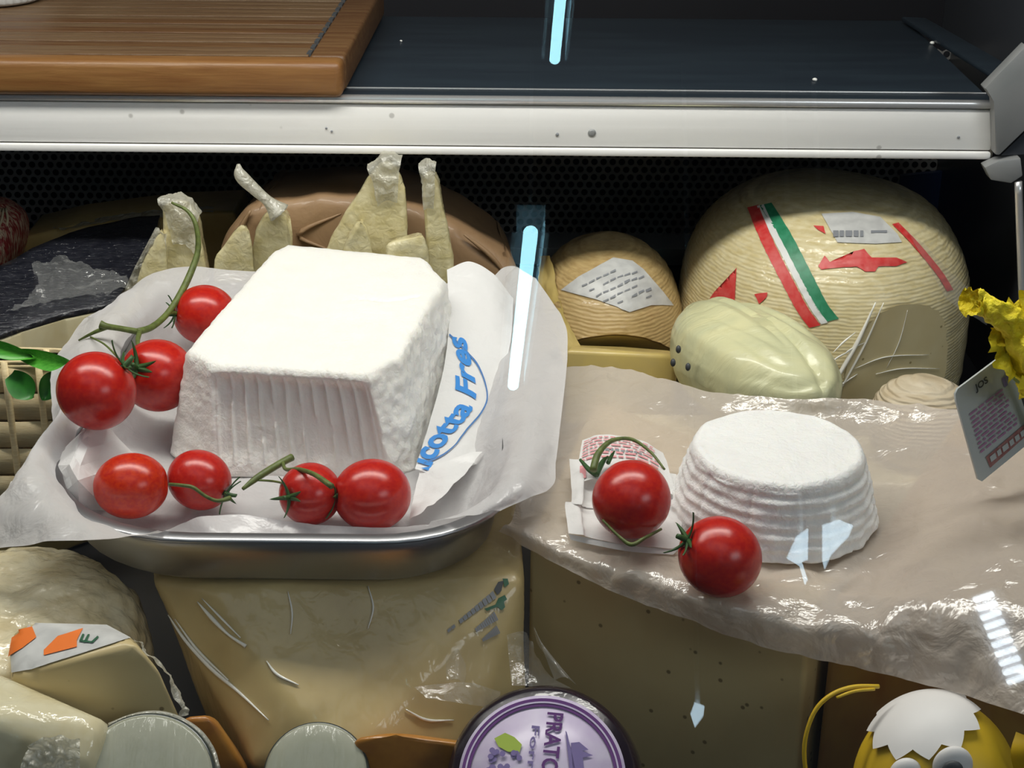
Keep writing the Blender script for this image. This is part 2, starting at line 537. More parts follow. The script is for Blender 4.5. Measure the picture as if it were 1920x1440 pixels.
def superell(name, c, r, material, parent=None, e=1.0, nu=64, nv=40, fn=None, rot=None, cut=None):
    """rounded body; cut = (point, normal) slices the body there and closes it"""
    sg = lambda x, p: math.copysign(abs(x) ** p, x)
    bm = bmesh.new()
    grid = []
    for j in range(1, nv):
        ph = -PI / 2 + PI * j / nv
        row = []
        for i in range(nu):
            th = 2 * PI * i / nu
            p = Vector((r[0] * sg(math.cos(ph), e) * math.cos(th), r[1] * sg(math.cos(ph), e) * math.sin(th), r[2] * sg(math.sin(ph), e)))
            if fn:
                p = fn(p)
            if rot:
                p = rot @ p
            row.append(bm.verts.new(p + Vector(c)))
        grid.append(row)
    for j in range(nv - 2):
        for i in range(nu):
            bm.faces.new((grid[j][i], grid[j][(i + 1) % nu], grid[j + 1][(i + 1) % nu], grid[j + 1][i]))
    bm.faces.new(grid[0][::-1])
    bm.faces.new(grid[-1])
    face = None
    if cut:
        g = bmesh.ops.bisect_plane(bm, geom=bm.verts[:] + bm.edges[:] + bm.faces[:], plane_co=cut[0], plane_no=cut[1], clear_outer=True)
        ed = [e_ for e_ in g['geom_cut'] if isinstance(e_, bmesh.types.BMEdge)]
        f = bmesh.ops.edgeloop_fill(bm, edges=ed)['faces']
        face = [v.co.copy() for v in f[0].verts]
    o = mkbm(name, bm, material, parent, True, math.radians(50))
    return (o, face) if cut else o


def frame(n, up=Vector((0, 0, 1))):
    """matrix whose z axis is n and y axis is as near to up as can be"""
    n = Vector(n).normalized()
    x = up.cross(n).normalized()
    y = n.cross(x)
    return Matrix((x, y, n)).transposed().to_4x4()


_txt = {}


def text_geo(body, bold=0.0):
    cu = bpy.data.curves.new('t', 'FONT')
    cu.body = body
    cu.size = 1.0
    cu.offset = bold
    cu.resolution_u = 3
    ob = bpy.data.objects.new('t', cu)
    C.objects.link(ob)
    dg = bpy.context.evaluated_depsgraph_get()
    me = bpy.data.meshes.new_from_object(ob.evaluated_get(dg))
    bm = bmesh.new()
    bm.from_mesh(me)
    bmesh.ops.triangulate(bm, faces=bm.faces)
    for _ in range(2):
        bmesh.ops.subdivide_edges(bm, edges=[e for e in bm.edges if e.calc_length() > 0.18], cuts=1)
        bmesh.ops.triangulate(bm, faces=bm.faces)
    vs = [v.co.copy() for v in bm.verts]
    bm.verts.index_update()
    fs = [[v.index for v in f.verts] for f in bm.faces]
    bm.free()
    bpy.data.objects.remove(ob)
    bpy.data.curves.remove(cu)
    bpy.data.meshes.remove(me)
    x0, x1 = min(v.x for v in vs), max(v.x for v in vs)
    y0, y1 = min(v.y for v in vs), max(v.y for v in vs)
    return [((v.x - x0) / (x1 - x0), (v.y - y0) / (y1 - y0)) for v in vs], fs


def text_on(name, body, mapf, material, parent, bold=0.02):
    vs, fs = text_geo(body, bold)
    return mk(name, [mapf(a, b) for a, b in vs], fs, material, parent, False)


def patch(name, outline, mapf, material, parent, cell=0.02):
    """flat print: 2-D outline (concave allowed) mapped onto a surface"""
    bm = bmesh.new()
    vs = [bm.verts.new((a, b, 0)) for a, b in outline]
    f = bm.faces.new(vs)
    bmesh.ops.triangulate(bm, faces=[f])
    for _ in range(6):
        L = [e for e in bm.edges if e.calc_length() > cell]
        if not L:
            break
        bmesh.ops.subdivide_edges(bm, edges=L, cuts=1)
        bmesh.ops.triangulate(bm, faces=bm.faces)
    bm.verts.index_update()
    v2 = [mapf(v.co.x, v.co.y) for v in bm.verts]
    fs = [[v.index for v in f.verts] for f in bm.faces]
    bm.free()
    return mk(name, v2, fs, material, parent, True)


def strokes(name, rects, mapf, material, parent):
    """many short printed marks as one print"""
    vs, fs = [], []
    for (a0, b0, a1, b1) in rects:
        k = len(vs)
        n = max(1, int(abs(a1 - a0) / 0.12))
        for i in range(n + 1):
            a = a0 + (a1 - a0) * i / n
            vs += [mapf(a, b0), mapf(a, b1)]
        for i in range(n):
            fs.append((k + 2 * i, k + 2 * i + 2, k + 2 * i + 3, k + 2 * i + 1))
    return mk(name, vs, fs, material, parent, True)


def words(a0, a1, b0, b1, lines, wl=0.09, gap=0.03, fill=0.55, ragged=0.2):
    """rows of word-like bars inside a rectangle"""
    out = []
    for i in range(lines):
        bb = b0 + (b1 - b0) * (i + 0.5) / lines
        h = abs(b1 - b0) / lines * fill / 2
        x = a0
        end = a1 - (a1 - a0) * ragged * random.random()
        while x < end - 0.01:
            l = wl * random.uniform(0.5, 1.5)
            out.append((x, bb - h, min(x + l, end), bb + h))
            x += l + gap
    return out


def onb(b, off):
    def f(u, v):
        d = ray(u, v).normalized()
        h = b.ray_cast(CAM, d)
        if h[0] is None:
            h = b.find_nearest(CAM + d * 0.84)
        n = h[1] if h[1].dot(d) < 0 else -h[1]
        return h[0] + n * off
    return f


def bvh_of(o):
    return BVHTree.FromPolygons([v.co + wloc(o) for v in o.data.vertices], [list(p.vertices) for p in o.data.polygons])


# ================================================================== THE CASE (setting)
o = box('floor', (-0.75, 0.75, 0.44, 1.5, -0.02, 0.0), 'deck'); tag(o, 'dark steel deck of the cheese display case', 'deck', kind='structure')
wb = box('wall_back', (-0.75, 0.75, 1.46, 1.5, 0.0, 0.95), 'black'); tag(wb, 'black back wall of the display case', 'wall', kind='structure')


def perforated():
    vs, fs = [], []
    y, p = 1.42, 0.0084
    R = p / math.sqrt(3)
    hr = p * 0.36
    nx, nz = 122, 24
    for j in range(nz):
        for i in range(nx):
            cx = -0.51 + i * p + (p / 2 if j % 2 else 0)
            cz = 0.052 + j * R * 1.5
            k = len(vs)
            for q in range(12):
                a = PI / 6 * q + PI / 6
                rr = R if q % 2 == 0 else R * math.cos(PI / 6)
                vs.append((cx + rr * math.cos(a), y, cz + rr * math.sin(a)))
                vs.append((cx + hr * math.cos(a), y, cz + hr * math.sin(a)))
            for q in range(12):
                r = (q + 1) % 12
                fs.append((k + 2 * q, k + 2 * r, k + 2 * r + 1, k + 2 * q + 1))
    mk('perforated_sheet', vs, fs, 'perf', wb, False)


perforated()
box('ledge', (-0.5, 0.36, 1.385, 1.43, 0.030, 0.046), 'alug', wb)
wr = box('wall_right', (0.388, 0.40, 1.06, 1.46, 0.0, 0.95), 'sidep'); tag(wr, 'dark slate side panel of the display case', 'wall', kind='structure')
poly_extrude('blue_sheet', [PY(u, v, 1.40) for u, v in ((1690, 330), (1790, 320), (1850, 330), (1775, 500), (1740, 580), (1660, 580))], (0, 0.006, 0), 'navy', wr)
tube('edge_rod', [PY(1909, 340, 1.085), PY(1914, 480, 1.085), PY(1922, 700, 1.085)], 0.0028, 'alub', wr)
wl = box('wall_left', (-0.75, -0.73, 0.6, 1.46, 0.0, 0.95), 'sidep'); tag(wl, 'dark side panel at the far left end of the case', 'wall', kind='structure')

# leaning front glass
TAU = math.radians(20)
GN = Vector((0, -math.cos(TAU), math.sin(TAU)))
GP = Vector((0, 0.47, 0.0))
gd = Vector((0, math.sin(TAU), math.cos(TAU)))
bm = bmesh.new()
gv = []
for x in (-0.72, 0.72):
    for l in (0.0, 0.98):
        for t in (0.0, 0.005):
            gv.append(bm.verts.new(GP + Vector((x, 0, 0)) + gd * l + GN * t))
for f in ((0, 1, 3, 2), (4, 6, 7, 5), (0, 4, 5, 1), (2, 3, 7, 6), (0, 2, 6, 4), (1, 5, 7, 3)):
    bm.faces.new([gv[i] for i in f])
o = mkbm('window_1', bm, 'glass', None, False)
tag(o, 'clear leaning front glass of the display case', 'glass pane', kind='structure')


def mirror_hit(u, v, test):
    d = ray(u, v).normalized()
    t = (GP - CAM).dot(GN) / d.dot(GN)
    p = CAM + d * t
    r = d - GN * (2 * d.dot(GN))
    return p, r


HC = 1.86
o = box('ceiling', (-3.5, 3.5, -7.5, 0.3, HC + 0.06, HC + 0.1), 'ceil'); o.location.z += 0.55
tag(o, 'dark shop ceiling', 'ceiling', kind='structure')


def ceiling_tube(pa, pb, wpx, label):
    ends = []
    for (u, v) in (pa, pb):
        p, r = mirror_hit(u, v, None)
        ends.append(p + r * ((HC - p.z) / r.z))
    a, b = ends
    d = (a - b).normalized()
    sd = Vector((d.y, -d.x, 0))
    root = thing('ceiling_lamp', ((a + b) / 2) + Vector((0, 0, 0.0)), label, 'lamp', 'tube lamps over the shop floor')
    hw = wpx / F * ((a + b) / 2 - CAM).length / 2
    tube('tube', [a, (a + b) / 2, b], hw, 'tube', root, 10)
    for s in (-1, 1):
        f = [p + sd * (s * k * hw) + Vector((0, 0, z)) for p in (a, b) for k, z in ((1.9, 0.0), (2.5, 0.0), (2.5, 0.09), (1.9, 0.09))]
        hull('reflector', f, 'house', root, 0.0)
    top = [p + sd * (s * 2.5 * hw) + Vector((0, 0, z)) for p in (a, b) for s in (-1, 1) for z in (0.09, 0.11)]
    hull('lamp_back', top, 'ceil', root, 0.0)
    for p in (a, b):
        tube('hanger', [p + Vector((0, 0, 0.1)), p + Vector((0, 0, 0.66))], 0.006, 'house', root)


ceiling_tube((962, 722), (995, 436), 31, 'fluorescent tube lamp mirrored beside the printed wrapper')
ceiling_tube((1040, 112), (1075, -260), 34, 'fluorescent tube lamp mirrored over the slate shelf')


def led_strip():
    D = 3.2
    pts = []
    for (u, v) in ((1842, 1118), (1905, 1272)):
        p, r = mirror_hit(u, v, None)
        pts.append(p + r * D)
    a, b = pts
    root = thing('led_strip', b, 'strip of white LEDs mirrored in the glass at the right edge', 'lamp')
    d = (b - a)
    n = 10
    nrm = (CAM - a).normalized()
    sd = d.normalized().cross(nrm).normalized()
    hull('strip_body', [p + sd * s * 0.05 + nrm * t for p in (a - d * 0.06, b + d * 0.06) for s in (-1, 1) for t in (-0.02, -0.012)], 'house', root, 0.0)
    for i in range(n):
        c = a + d * (i / (n - 1))
        hull('led', [c + sd * s * 0.024 + d.normalized() * q * 0.0058 + nrm * t for s in (-1, 1) for q in (-1, 1) for t in (-0.012, 0.0)], 'led', root, 0.003)
    box('upright', (b.x - 0.03, b.x + 0.03, b.y - 0.12, b.y - 0.06, -0.9, a.z + 0.1), 'ceil', root)


led_strip()


def mirrored_panel(px, D, label):
    P3 = []
    for (u, v) in px:
        p, r = mirror_hit(u, v, None)
        P3.append(p + r * D)
    c = sum(P3, Vector()) / len(P3)
    root = thing('glow_panel', c, label, 'lamp')  # glowing shape added for a bright patch in the glass, source unknown
    n = (c - CAM).normalized()
    poly_extrude('lit_panel', P3, n * 0.02, 'panel', root)
    tube('hanger', [c + n * 0.02, c + n * 0.02 + Vector((0, 0, 2.46 - c.z))], 0.008, 'house', root)


mirrored_panel(((1474, 1046), (1492, 1006), (1514, 990), (1513, 1048), (1502, 1052), (1513, 1085), (1508, 1096), (1498, 1060)), 4.0, 'small added glow panel mirrored left on the front of the round ricotta')
mirrored_panel(((1541, 984), (1572, 974), (1598, 984), (1590, 1004), (1556, 1040), (1545, 1066), (1541, 1050)), 4.0, 'small added glow panel mirrored right on the front of the round ricotta')
mirrored_panel(((1294, 1338), (1302, 1316), (1320, 1322), (1318, 1340), (1302, 1362)), 4.0, 'small added glow panel mirrored low over the beige cheese block')

# ------------------------------------------------------------------ shelf
YS = 1.10
zt = PY(1200, 184, YS).z
zb = PY(1200, 291, YS).z
xr = PY(1862, 240, YS).x
sh = thing('display_shelf', (0, YS, zb), 'white aluminium edged slate shelf above the cheeses', 'shelf')
ybk = PZ(1200, 30, zt).y
box('shelf_panel', (-0.72, xr, YS + 0.028, ybk, zb + 0.012, zt - 0.002), 'slate', sh)
box('front_ledge', (-0.72, xr, YS + 0.004, YS + 0.026, zb + 0.012, zt - 0.001), 'slate', sh)
box('panel_edge', (-0.72, xr, YS + 0.0262, YS + 0.0278, zb + 0.012, zt - 0.0006), 'alub', sh, 0.0004)
hb = zt - zb
box('front_lip', (-0.72, xr, YS - 0.002, YS + 0.006, zb + hb * 0.15, zt - hb * 0.14), 'alu', sh, 0.0012)
box('lip_top_trim', (-0.72, xr, YS - 0.004, YS + 0.005, zt - hb * 0.12, zt), 'alub', sh, 0.0016)
box('lip_bottom_trim', (-0.72, xr, YS - 0.0045, YS + 0.006, zb, zb + hb * 0.13), 'alu', sh, 0.0016)
box('lip_groove', (-0.72, xr, YS - 0.0005, YS + 0.004, zb + 0.001, zt - 0.001), 'groove', sh, 0)
box('lip_end', (xr - 0.0004, xr + 0.0012, YS - 0.003, YS + 0.02, zb, zt - hb * 0.1), 'groove', sh, 0)
for u, v, r in ((1110, 249, 0.0028), (1045, 252, 0.0012), (612, 240, .0008), (622, 246, .0008), (1797, 257, .001)):
    p = PY(u, v, YS - 0.002)
    lathe('screw', [(r, -0.001), (r, 0.0006), (r * 0.5, 0.0010)], 'alug' if r > .002 else 'inkl', sh, 12, Matrix.Translation(p) @ frame((0, -1, 0)))
# side rail of the shelf and end brackets
rail = [PZ(1690, 40, zt), PZ(1735, 42, zt), PZ(1885, 128, zt), PZ(1858, 148, zt)]
poly_extrude('side_rail', rail, (0, 0, 0.004), 'slate', sh, 0.001)
poly_extrude('end_bracket', [PY(u, v, 1.085) for u, v in ((1846, 166), (1925, 85), (1935, 232), (1874, 291), (1866, 290), (1866, 190))], (0, 0.012, 0), 'alug', sh, 0.0008)
poly_extrude('bracket_side_plate', [PY(u, v, 1.09) for u, v in ((1876, 292), (1940, 230), (1940, 288))], (0, 0.008, 0), 'sidep', sh)  # dark grey side of the bracket
poly_extrude('lower_bracket', [PY(u, v, 1.083) for u, v in ((1872, 302), (1914, 296), (1918, 330), (1896, 344), (1858, 338), (1846, 314))], (0, 0.012, 0), 'alug', sh, 0.001)

# ------------------------------------------------------------------ chopping board, ramekin, crumbs on the shelf
bz0 = zt + 0.0003
ybf = 1.090
brb = PY(642, 180, ybf)
bz1 = PY(642, 118, ybf).z
TH = bz1 - bz0
xb = brb.x
xback = PZ(705, 0, bz1)
sl = (xback.x - xb) / (xback.y - ybf)
bd = thing('chopping_board', (xb - 0.2, ybf, bz0), 'thick oak chopping board with a rounded front edge on the shelf', 'board')


def skew(x, y):
    return x + sl * (y - ybf)


def bplank(name, x0, x1, y0, y1, z0, z1, m_, bev):
    pts = [(skew(x, y), y, z) for x in (x0, x1) for y in (y0, y1) for z in (z0, z1)]
    return hull(name, pts, m_, bd, bev, 3)


ENDW = 0.026
bplank('front_edge', -0.55, xb, ybf, ybf + 0.022, bz0, bz1, 'woodl', 0.005)
yy = ybf + 0.0222
while yy < 1.37:
    wv = 0.0135 + 0.004 * random.random()
    bplank('plank', -0.55, xb - ENDW, yy, yy + wv - 0.0009, bz0 + 0.002, bz1 - 0.0014 * random.random(), random.choice(('woodt', 'wood', 'woodt', 'woodu')), 0.0006)
    yy += wv
bplank('end_strip', xb - ENDW + 0.0006, xb, ybf + 0.0222, yy, bz0, bz1, 'wood', 0.003)
for i in range(14):
    y0 = ybf + 0.026 + i * 0.019
    bplank('joint_gap', xb - ENDW - 0.0016, xb - ENDW + 0.0014, y0, y0 + 0.011, bz1 - 0.002, bz1 + 0.0004, 'ink', 0)
rc = PZ(-8, -2, bz1)
rk = thing('ramekin', rc, 'white fluted ramekin on the oak chopping board', 'dish')
flute = lambda p, a, i: Vector((p.x * (1 + 0.022 * math.cos(40 * a)), p.y * (1 + 0.022 * math.cos(40 * a)), p.z)) if 2 <= i <= 5 else p
lathe('bowl', [(0.001, 0.0005), (0.036, 0.0005), (0.0385, 0.003), (0.040, 0.012), (0.041, 0.028), (0.0415, 0.036), (0.043, 0.038), (0.043, 0.042), (0.040, 0.043), (0.039, 0.038), (0.036, 0.006), (0.001, 0.005)],
      'porc', rk, 160, Matrix.Translation(rc), flute)
crumb_where = ((1528, 152, 0.0016, 'near the front edge of the slate shelf'), (1748, 83, 0.0017, 'near the right rail of the slate shelf'),
               (752, 78, 0.0009, 'on the slate shelf beside the board'))
for u, v, r, wh in crumb_where:
    p = PZ(u, v, zt - 0.002)
    o = superell('cheese_crumb', p + Vector((0, 0, r * 0.7)), (r * 1.2, r, r * 0.8), 'crumb', None, 1, 10, 8,
                 lambda q: q * (1 + 0.3 * noise.noise(q * 900)))
    tag(o, 'tiny white cheese crumb ' + wh, 'crumb', 'crumbs on the shelf')

# ================================================================== BACK ROW
# salami at the left edge
c = PY(-18, 455, 1.22)
sa = thing('salami', (c.x, c.y, c.z - 0.04), 'red netted salami end at the far left under the shelf', 'salami')
rot = Matrix.Rotation(math.radians(20), 3, 'Y')
superell('meat', c, (0.027, 0.05, 0.037), 'meat', sa, 1, 40, 24, lambda q: q * (1 + 0.08 * noise.noise(q * 50)), rot)
for k in range(7):
    a0 = -0.9 + k * 0.3
    pts = []
    for q in range(9):
        ph = -1.3 + q * 0.325
        p = Vector((0.0275 * math.cos(ph) * math.cos(a0 + 0.25 * math.sin(q)), -0.0505 * math.cos(ph) * 0.95, 0.038 * math.sin(ph)))
        p = Vector((0.0278 * math.sin(a0 + 0.3 * math.sin(q * 0.9)) * math.cos(ph), -0.0512 * math.cos(a0) * math.cos(ph), 0.0378 * math.sin(ph)))
        pts.append(c + rot @ p)
    tube('net_string', pts, 0.0011, 'string', sa, 6, 3)
o = hull('salami_rest', [Vector((x, y, z)) for x in (c.x - .05, c.x + .02) for y in (1.17, 1.27) for z in (0.0, c.z - 0.033)], 'ochre', None, 0.004)
tag(o, 'ochre cheese piece under the netted salami', 'cheese')

# black-rinded half wheel
zt_ = 0.138
top = [PZ(u, v, zt_) for u, v in ((-140, 640), (-60, 545), (0, 500), (60, 466), (130, 437), (200, 418), (262, 405), (300, 404), (288, 450), (238, 530), (214, 567), (120, 588), (40, 612), (-40, 640))]
bw = thing('black_rind_cheese', (sum((p.x for p in top)) / len(top), 1.05, 0), 'half wheel of cheese with shiny black rind under cling film', 'cheese')
poly_extrude('body', [Vector((p.x, p.y, zt_ - 0.004)) for p in top], (0, 0, -(zt_ - 0.004)), 'cheesep', bw, 0.002)
bm = bmesh.new()
tv = [bm.verts.new(p) for p in top]
f0 = bm.faces.new(tv)
ex = bmesh.ops.extrude_face_region(bm, geom=[f0])
for v in [g for g in ex['geom'] if isinstance(g, bmesh.types.BMVert)]:
    v.co.z -= 0.0039
bmesh.ops.triangulate(bm, faces=bm.faces)
for _ in range(5):
    bmesh.ops.subdivide_edges(bm, edges=[e for e in bm.edges if e.calc_length() > 0.012], cuts=1)
    bmesh.ops.triangulate(bm, faces=bm.faces)
for v in bm.verts:
    if v.co.z > zt_ - 0.001:
        v.co.z += 0.0016 * noise.noise(v.co * 45)
mkbm('black_rind', bm, 'blackr', bw)
fl = Sheet([[PZ(u, v, zt_ + 0.003) for u, v in r] for r in (
    ((60, 500), (110, 480), (160, 500)), ((70, 540), (130, 520), (230, 520)), ((10, 590), (120, 560), (250, 540)))], 0.004, 60)
fl.mesh('film_bunch', 'film', 40, 30, bw)

# ochre block and film behind
oc = thing('ochre_cheese', PY(250, 500, 1.265), 'ochre cheese block behind the black rind wheel', 'cheese')
oc.location.z = 0
prismY('body', ((40, 446), (130, 424), (300, 402), (440, 396), (448, 430), (448, 690), (40, 690)), 1.235, 0.06, 'ochre', oc, 0.003)
Sheet([[PY(u, v, y) for u, v, y in r] for r in (
    ((95, 428, 1.245), (200, 408, 1.245), (310, 394, 1.245), (400, 388, 1.25)),
    ((120, 432, 1.225), (210, 416, 1.225), (310, 404, 1.225), (400, 398, 1.23)))], 0.0015, 60).mesh('wrap_film', 'filmw', 50, 10, oc)

# brown wrapped wheel
bp = thing('brown_wrapped_cheese', PY(690, 500, 1.16), 'large tan brown wrapped wheel behind the upright wedges', 'cheese')
bp.location.z = 0
out = ((405, 500), (432, 425), (462, 388), (500, 376), (600, 370), (690, 370), (770, 382), (860, 425), (930, 470), (972, 510), (980, 690), (405, 690))
prismY('body', out, 1.105, 0.11, 'brownp', bp, 0.012, 0.92, (0, 0, -0.004), sub=2, amp=0.003, freq=26)
for pts in (((640, 400), (560, 440), (620, 470)), ((870, 440), (920, 480), (960, 530)), ((470, 395), (450, 430), (425, 480))):
    tube('paper_fold', [PY(u, v, 1.1045) for u, v in pts], [0.0008, 0.0022, 0.0006], 'brownp', bp, 6, 5)

# upright wedges in film: name parts body, film
wed = [
    ('leftmost upright cheese wedge with a frayed film edge against the black rind', ((301, 432), (313, 470), (313, 640), (300, 800), (232, 800), (232, 600), (262, 500)), 1.03, 0.03, None),
    ('tall pale cheese wedge behind the top tomato and its stem', ((302, 382), (345, 386), (368, 412), (376, 470), (392, 520), (392, 780), (314, 780), (309, 440)), 1.05, 0.03, ((296, 378), (340, 378), (372, 408))),
    ('yellowish wedge with a long twisted film tail', ((492, 402), (520, 393), (546, 410), (547, 560), (547, 760), (455, 760), (468, 480), (480, 430)), 1.06, 0.032, None),
    ('small low wedge left of the twisted film tail', ((452, 420), (468, 424), (476, 470), (476, 760), (392, 760), (400, 480)), 1.042, 0.015, None),
    ('tallest peaked wedge touching the shelf edge', ((712, 312), (742, 308), (758, 345), (766, 430), (772, 760), (590, 760), (606, 470), (645, 400), (688, 335)), 1.06, 0.034, ((690, 318), (722, 296), (752, 302))),
    ('small pointed wedge in front of the tallest peaked wedge', ((670, 416), (684, 420), (700, 470), (700, 760), (632, 760), (640, 462)), 1.035, 0.022, None),
    ('slim tall cheese stick wedge beside the tallest wedge', ((790, 330), (806, 316), (818, 330), (824, 370), (850, 480), (856, 760), (822, 760), (808, 430)), 1.055, 0.022, ((786, 316), (800, 309), (817, 312))),
    ('low flat topped wedge left of the slim cheese stick', ((722, 456), (795, 441), (806, 480), (806, 760), (722, 760)), 1.03, 0.026, None),
]
for lab, px, y, dep, filmtop in wed:
    t = thing('cheese_wedge', (0, 0, 0), lab, 'cheese', 'upright wedges in the back row')
    f = [PY(u, v, y) for u, v in px]
    t.location = (sum(p.x for p in f) / len(f), y + dep / 2, 0)
    # reach down to the deck
    cz = min(p.z for p in f)
    lowp = [Vector((p.x, p.y, 0.0005)) for p in f if p.z < cz + 0.01]
    f = [p for p in f if p.z > 0.001] + lowp
    c = sum(f, Vector()) / len(f)
    bk = [Vector((c.x + (p.x - c.x) * 0.7, p.y + dep, p.z * 0.97)) for p in f]
    hull('body', f + bk, 'cheesew', t, 0.003, 2, sub=2, amp=0.0012, freq=60)
    if filmtop:
        a, b, c2 = [PY(u, v, y - 0.002) for u, v in filmtop]
        dn = Vector((0, 0, -0.022))
        Sheet([[a + Vector((0, .01, 0)), b + Vector((0, .012, 0.001)), c2 + Vector((0, .01, 0))], [a, b, c2],
               [a * .7 + b * .3 + dn * .6, b + dn * .6 + Vector((0, -.003, 0)), c2 * .8 + b * .2 + dn * .6],
               [a * .5 + b * .5 + dn * 1.4, b + dn * 1.4, c2 * .7 + b * .3 + dn * 1.4]], 0.002, 90).mesh('wrap_film', 'filmw', 24, 20, t)
    if 'frayed' in lab:
        Sheet([[PY(u, v, y + 0.004) for u, v in r] for r in (((292, 426), (300, 430), (312, 440)), ((244, 520), (266, 510), (312, 520)), ((220, 590), (244, 590), (312, 600)), ((216, 640), (240, 640), (312, 640)))],
              0.003, 150).mesh('wrap_film', 'filmw', 20, 40, t)
        k = PY(302, 560, y - 0.018)
        superell('film_knot', k, (0.010, 0.010, 0.013), 'crumb', t, 1, 20, 14, lambda q: q * (1 + 0.25 * noise.noise(q * 160)))
    if 'twisted' in lab:
        pts = [PY(u, v, y + 0.005) for u, v in ((447, 308), (452, 330), (478, 356), (503, 378), (524, 400))]
        tube('film_tail', pts, [0.0012, 0.0046, 0.0042, 0.0040, 0.0085], 'filmw', t, 7, 5)

# centre wheel wedge with label
cc = PY(1140, 590, 1.16)
cr = thing('netted_cheese', (cc.x, cc.y, 0), 'cut yellow cheese with netted tan rind and grey paper label', 'cheese')
cen = Vector((cc.x - 0.001, 1.165, 0.030))
RR = (0.063, 0.085, 0.101)
ridge = lambda q: q * (1 + 0.006 * math.sin(q.z * 900) + 0.012 * noise.noise(q * 30))
cutp = PY(1160, 632, 1.092)
ncut = Vector((0.03, -0.72, -0.70)).normalized()
b_, loop = superell('rind', cen, RR, 'net', cr, 0.8, 96, 80, ridge, None, (cutp, ncut))
cen2 = sum(loop, Vector()) / len(loop)
bm = bmesh.new()
bm.faces.new([bm.verts.new(cen2 + (p - cen2) * 0.985 + ncut * 0.0006) for p in loop])
mkbm('cut_face', bm, 'yell', cr, False)


def on_ell(cen, RR, e=1.0, off=0.0008):
    """pixel -> point on the body's surface, a hair proud of it"""
    def f(u, v):
        d = ray(u, v).normalized()
        t = max((cen - CAM).length - 0.25, 0.3)
        g = lambda p: (abs((p.x - cen.x) / RR[0]) ** 2 + abs((p.y - cen.y) / RR[1]) ** 2) ** (1 / e) + abs((p.z - cen.z) / RR[2]) ** (2 / e)
        hit = None
        for i in range(700):
            p = CAM + d * (t + i * 0.0006)
            if g(p) <= 1:
                hit = p
                break
        if hit is not None:
            a_, b_2 = t + (i - 1) * 0.0006, t + i * 0.0006
            for _ in range(12):
                c_2 = (a_ + b_2) / 2
                if g(CAM + d * c_2) <= 1:
                    b_2 = c_2
                else:
                    a_ = c_2
            hit = CAM + d * b_2
        if hit is None:
            hit = CAM + d * (cen - CAM).length
        n = (hit - cen)
        n = Vector((n.x / RR[0] ** 2, n.y / RR[1] ** 2, n.z / RR[2] ** 2)).normalized()
        return hit + n * off
    return f


mp = onb(bvh_of(b_), 0.0008)
lab = patch('paper_label', [(1053, 544), (1085, 520), (1150, 484), (1185, 490), (1205, 505), (1240, 545), (1262, 573), (1220, 572), (1180, 585), (1120, 562)], mp, 'label', cr, 12)
mp2 = onb(bvh_of(b_), 0.0014)
vs, fs = [], []
for i in range(5):
    for j in range(9):
        u0, v0 = 1092 + i * 13 + j * 13, 536 - j * 6.2 + i * 9.5 + (j * 3 if j > 4 else 0)
        if random.random() < 0.2 or (u0 > 1170 and v0 < 497 + (u0 - 1170) * 0.95):
            continue
        k = len(vs)
        vs += [mp2(u0, v0), mp2(u0 + 10, v0 - 4.5), mp2(u0 + 10.5, v0 - 1.5), mp2(u0 + .5, v0 + 3)]
        fs.append((k, k + 1, k + 2, k + 3))
mk('label_print', vs, fs, 'inkl', cr, False)
sy = Sheet([[PY(u, v, y) for u, v, y in r] for r in (((1012, 480, 1.165), (1034, 480, 1.15)), ((1014, 560, 1.135), (1050, 560, 1.118)), ((1038, 620, 1.11), (1075, 625, 1.092)), ((1060, 690, 1.075), (1120, 690, 1.06)))], 0.002, 50)
sy.mesh('yellow_edge', 'yell', 14, 30, cr)
o = thing('pale_cheese_base', PY(1160, 690, 1.06), 'pale yellow cheese slab under the labelled netted cheese', 'cheese'); o.location.z = 0
hull('body', [PY(u, v, 1.05) for u, v in ((1058, 655), (1270, 665), (1262, 800), (1058, 800))] + [PY(u, v, 1.085) for u, v in ((1075, 645), (1262, 655), (1262, 760), (1075, 760))], 'yell', o, 0.004, sub=1, amp=0.001, freq=50)

# large flag-striped wheel
WC = Vector((0.243, 1.175, 0.062))
WR_ = (0.112, 0.125, 0.112)
bas = lambda q: q * (1 + 0.0035 * math.sin(q.z * 1050 + 2.0 * noise.noise(q * 25)) + 0.010 * noise.noise(q * 22))
wt = thing('striped_cheese', (WC.x, WC.y, 0), 'big basket textured cheese wheel with red and green stripes and red print', 'cheese')
CUT3 = [on_ell(WC, WR_, 0.72, 0.0)(u, v) for u, v in ((1478, 705), (1690, 568), (1800, 566))]
cutp = CUT3[1]
ncut = Vector((0.40, -0.92, -0.04)).normalized()
b_, loop = superell('rind', WC, WR_, 'romano', wt, 0.72, 128, 110, bas, None, (cutp, ncut))
cen2 = sum(loop, Vector()) / len(loop)
bm = bmesh.new()
bm.faces.new([bm.verts.new(cen2 + (p - cen2) * 0.985 + ncut * 0.0006) for p in loop])
mkbm('cut_face', bm, 'cutf', wt, False)
mp = onb(bvh_of(b_), 0.0008)


def ribbon(name, path, wd, m_, parent):
    vs, fs = [], []
    n = 40
    P2 = [Vector((u, v, 0)) for u, v in path]
    for i in range(n + 1):
        c = crom(P2, i / n)
        vs += [mp(c.x - wd / 2, c.y + wd * 0.12), mp(c.x + wd / 2, c.y - wd * 0.12)]
    for i in range(n):
        fs.append((2 * i, 2 * i + 1, 2 * i + 3, 2 * i + 2))
    return mk(name, vs, fs, m_, parent)


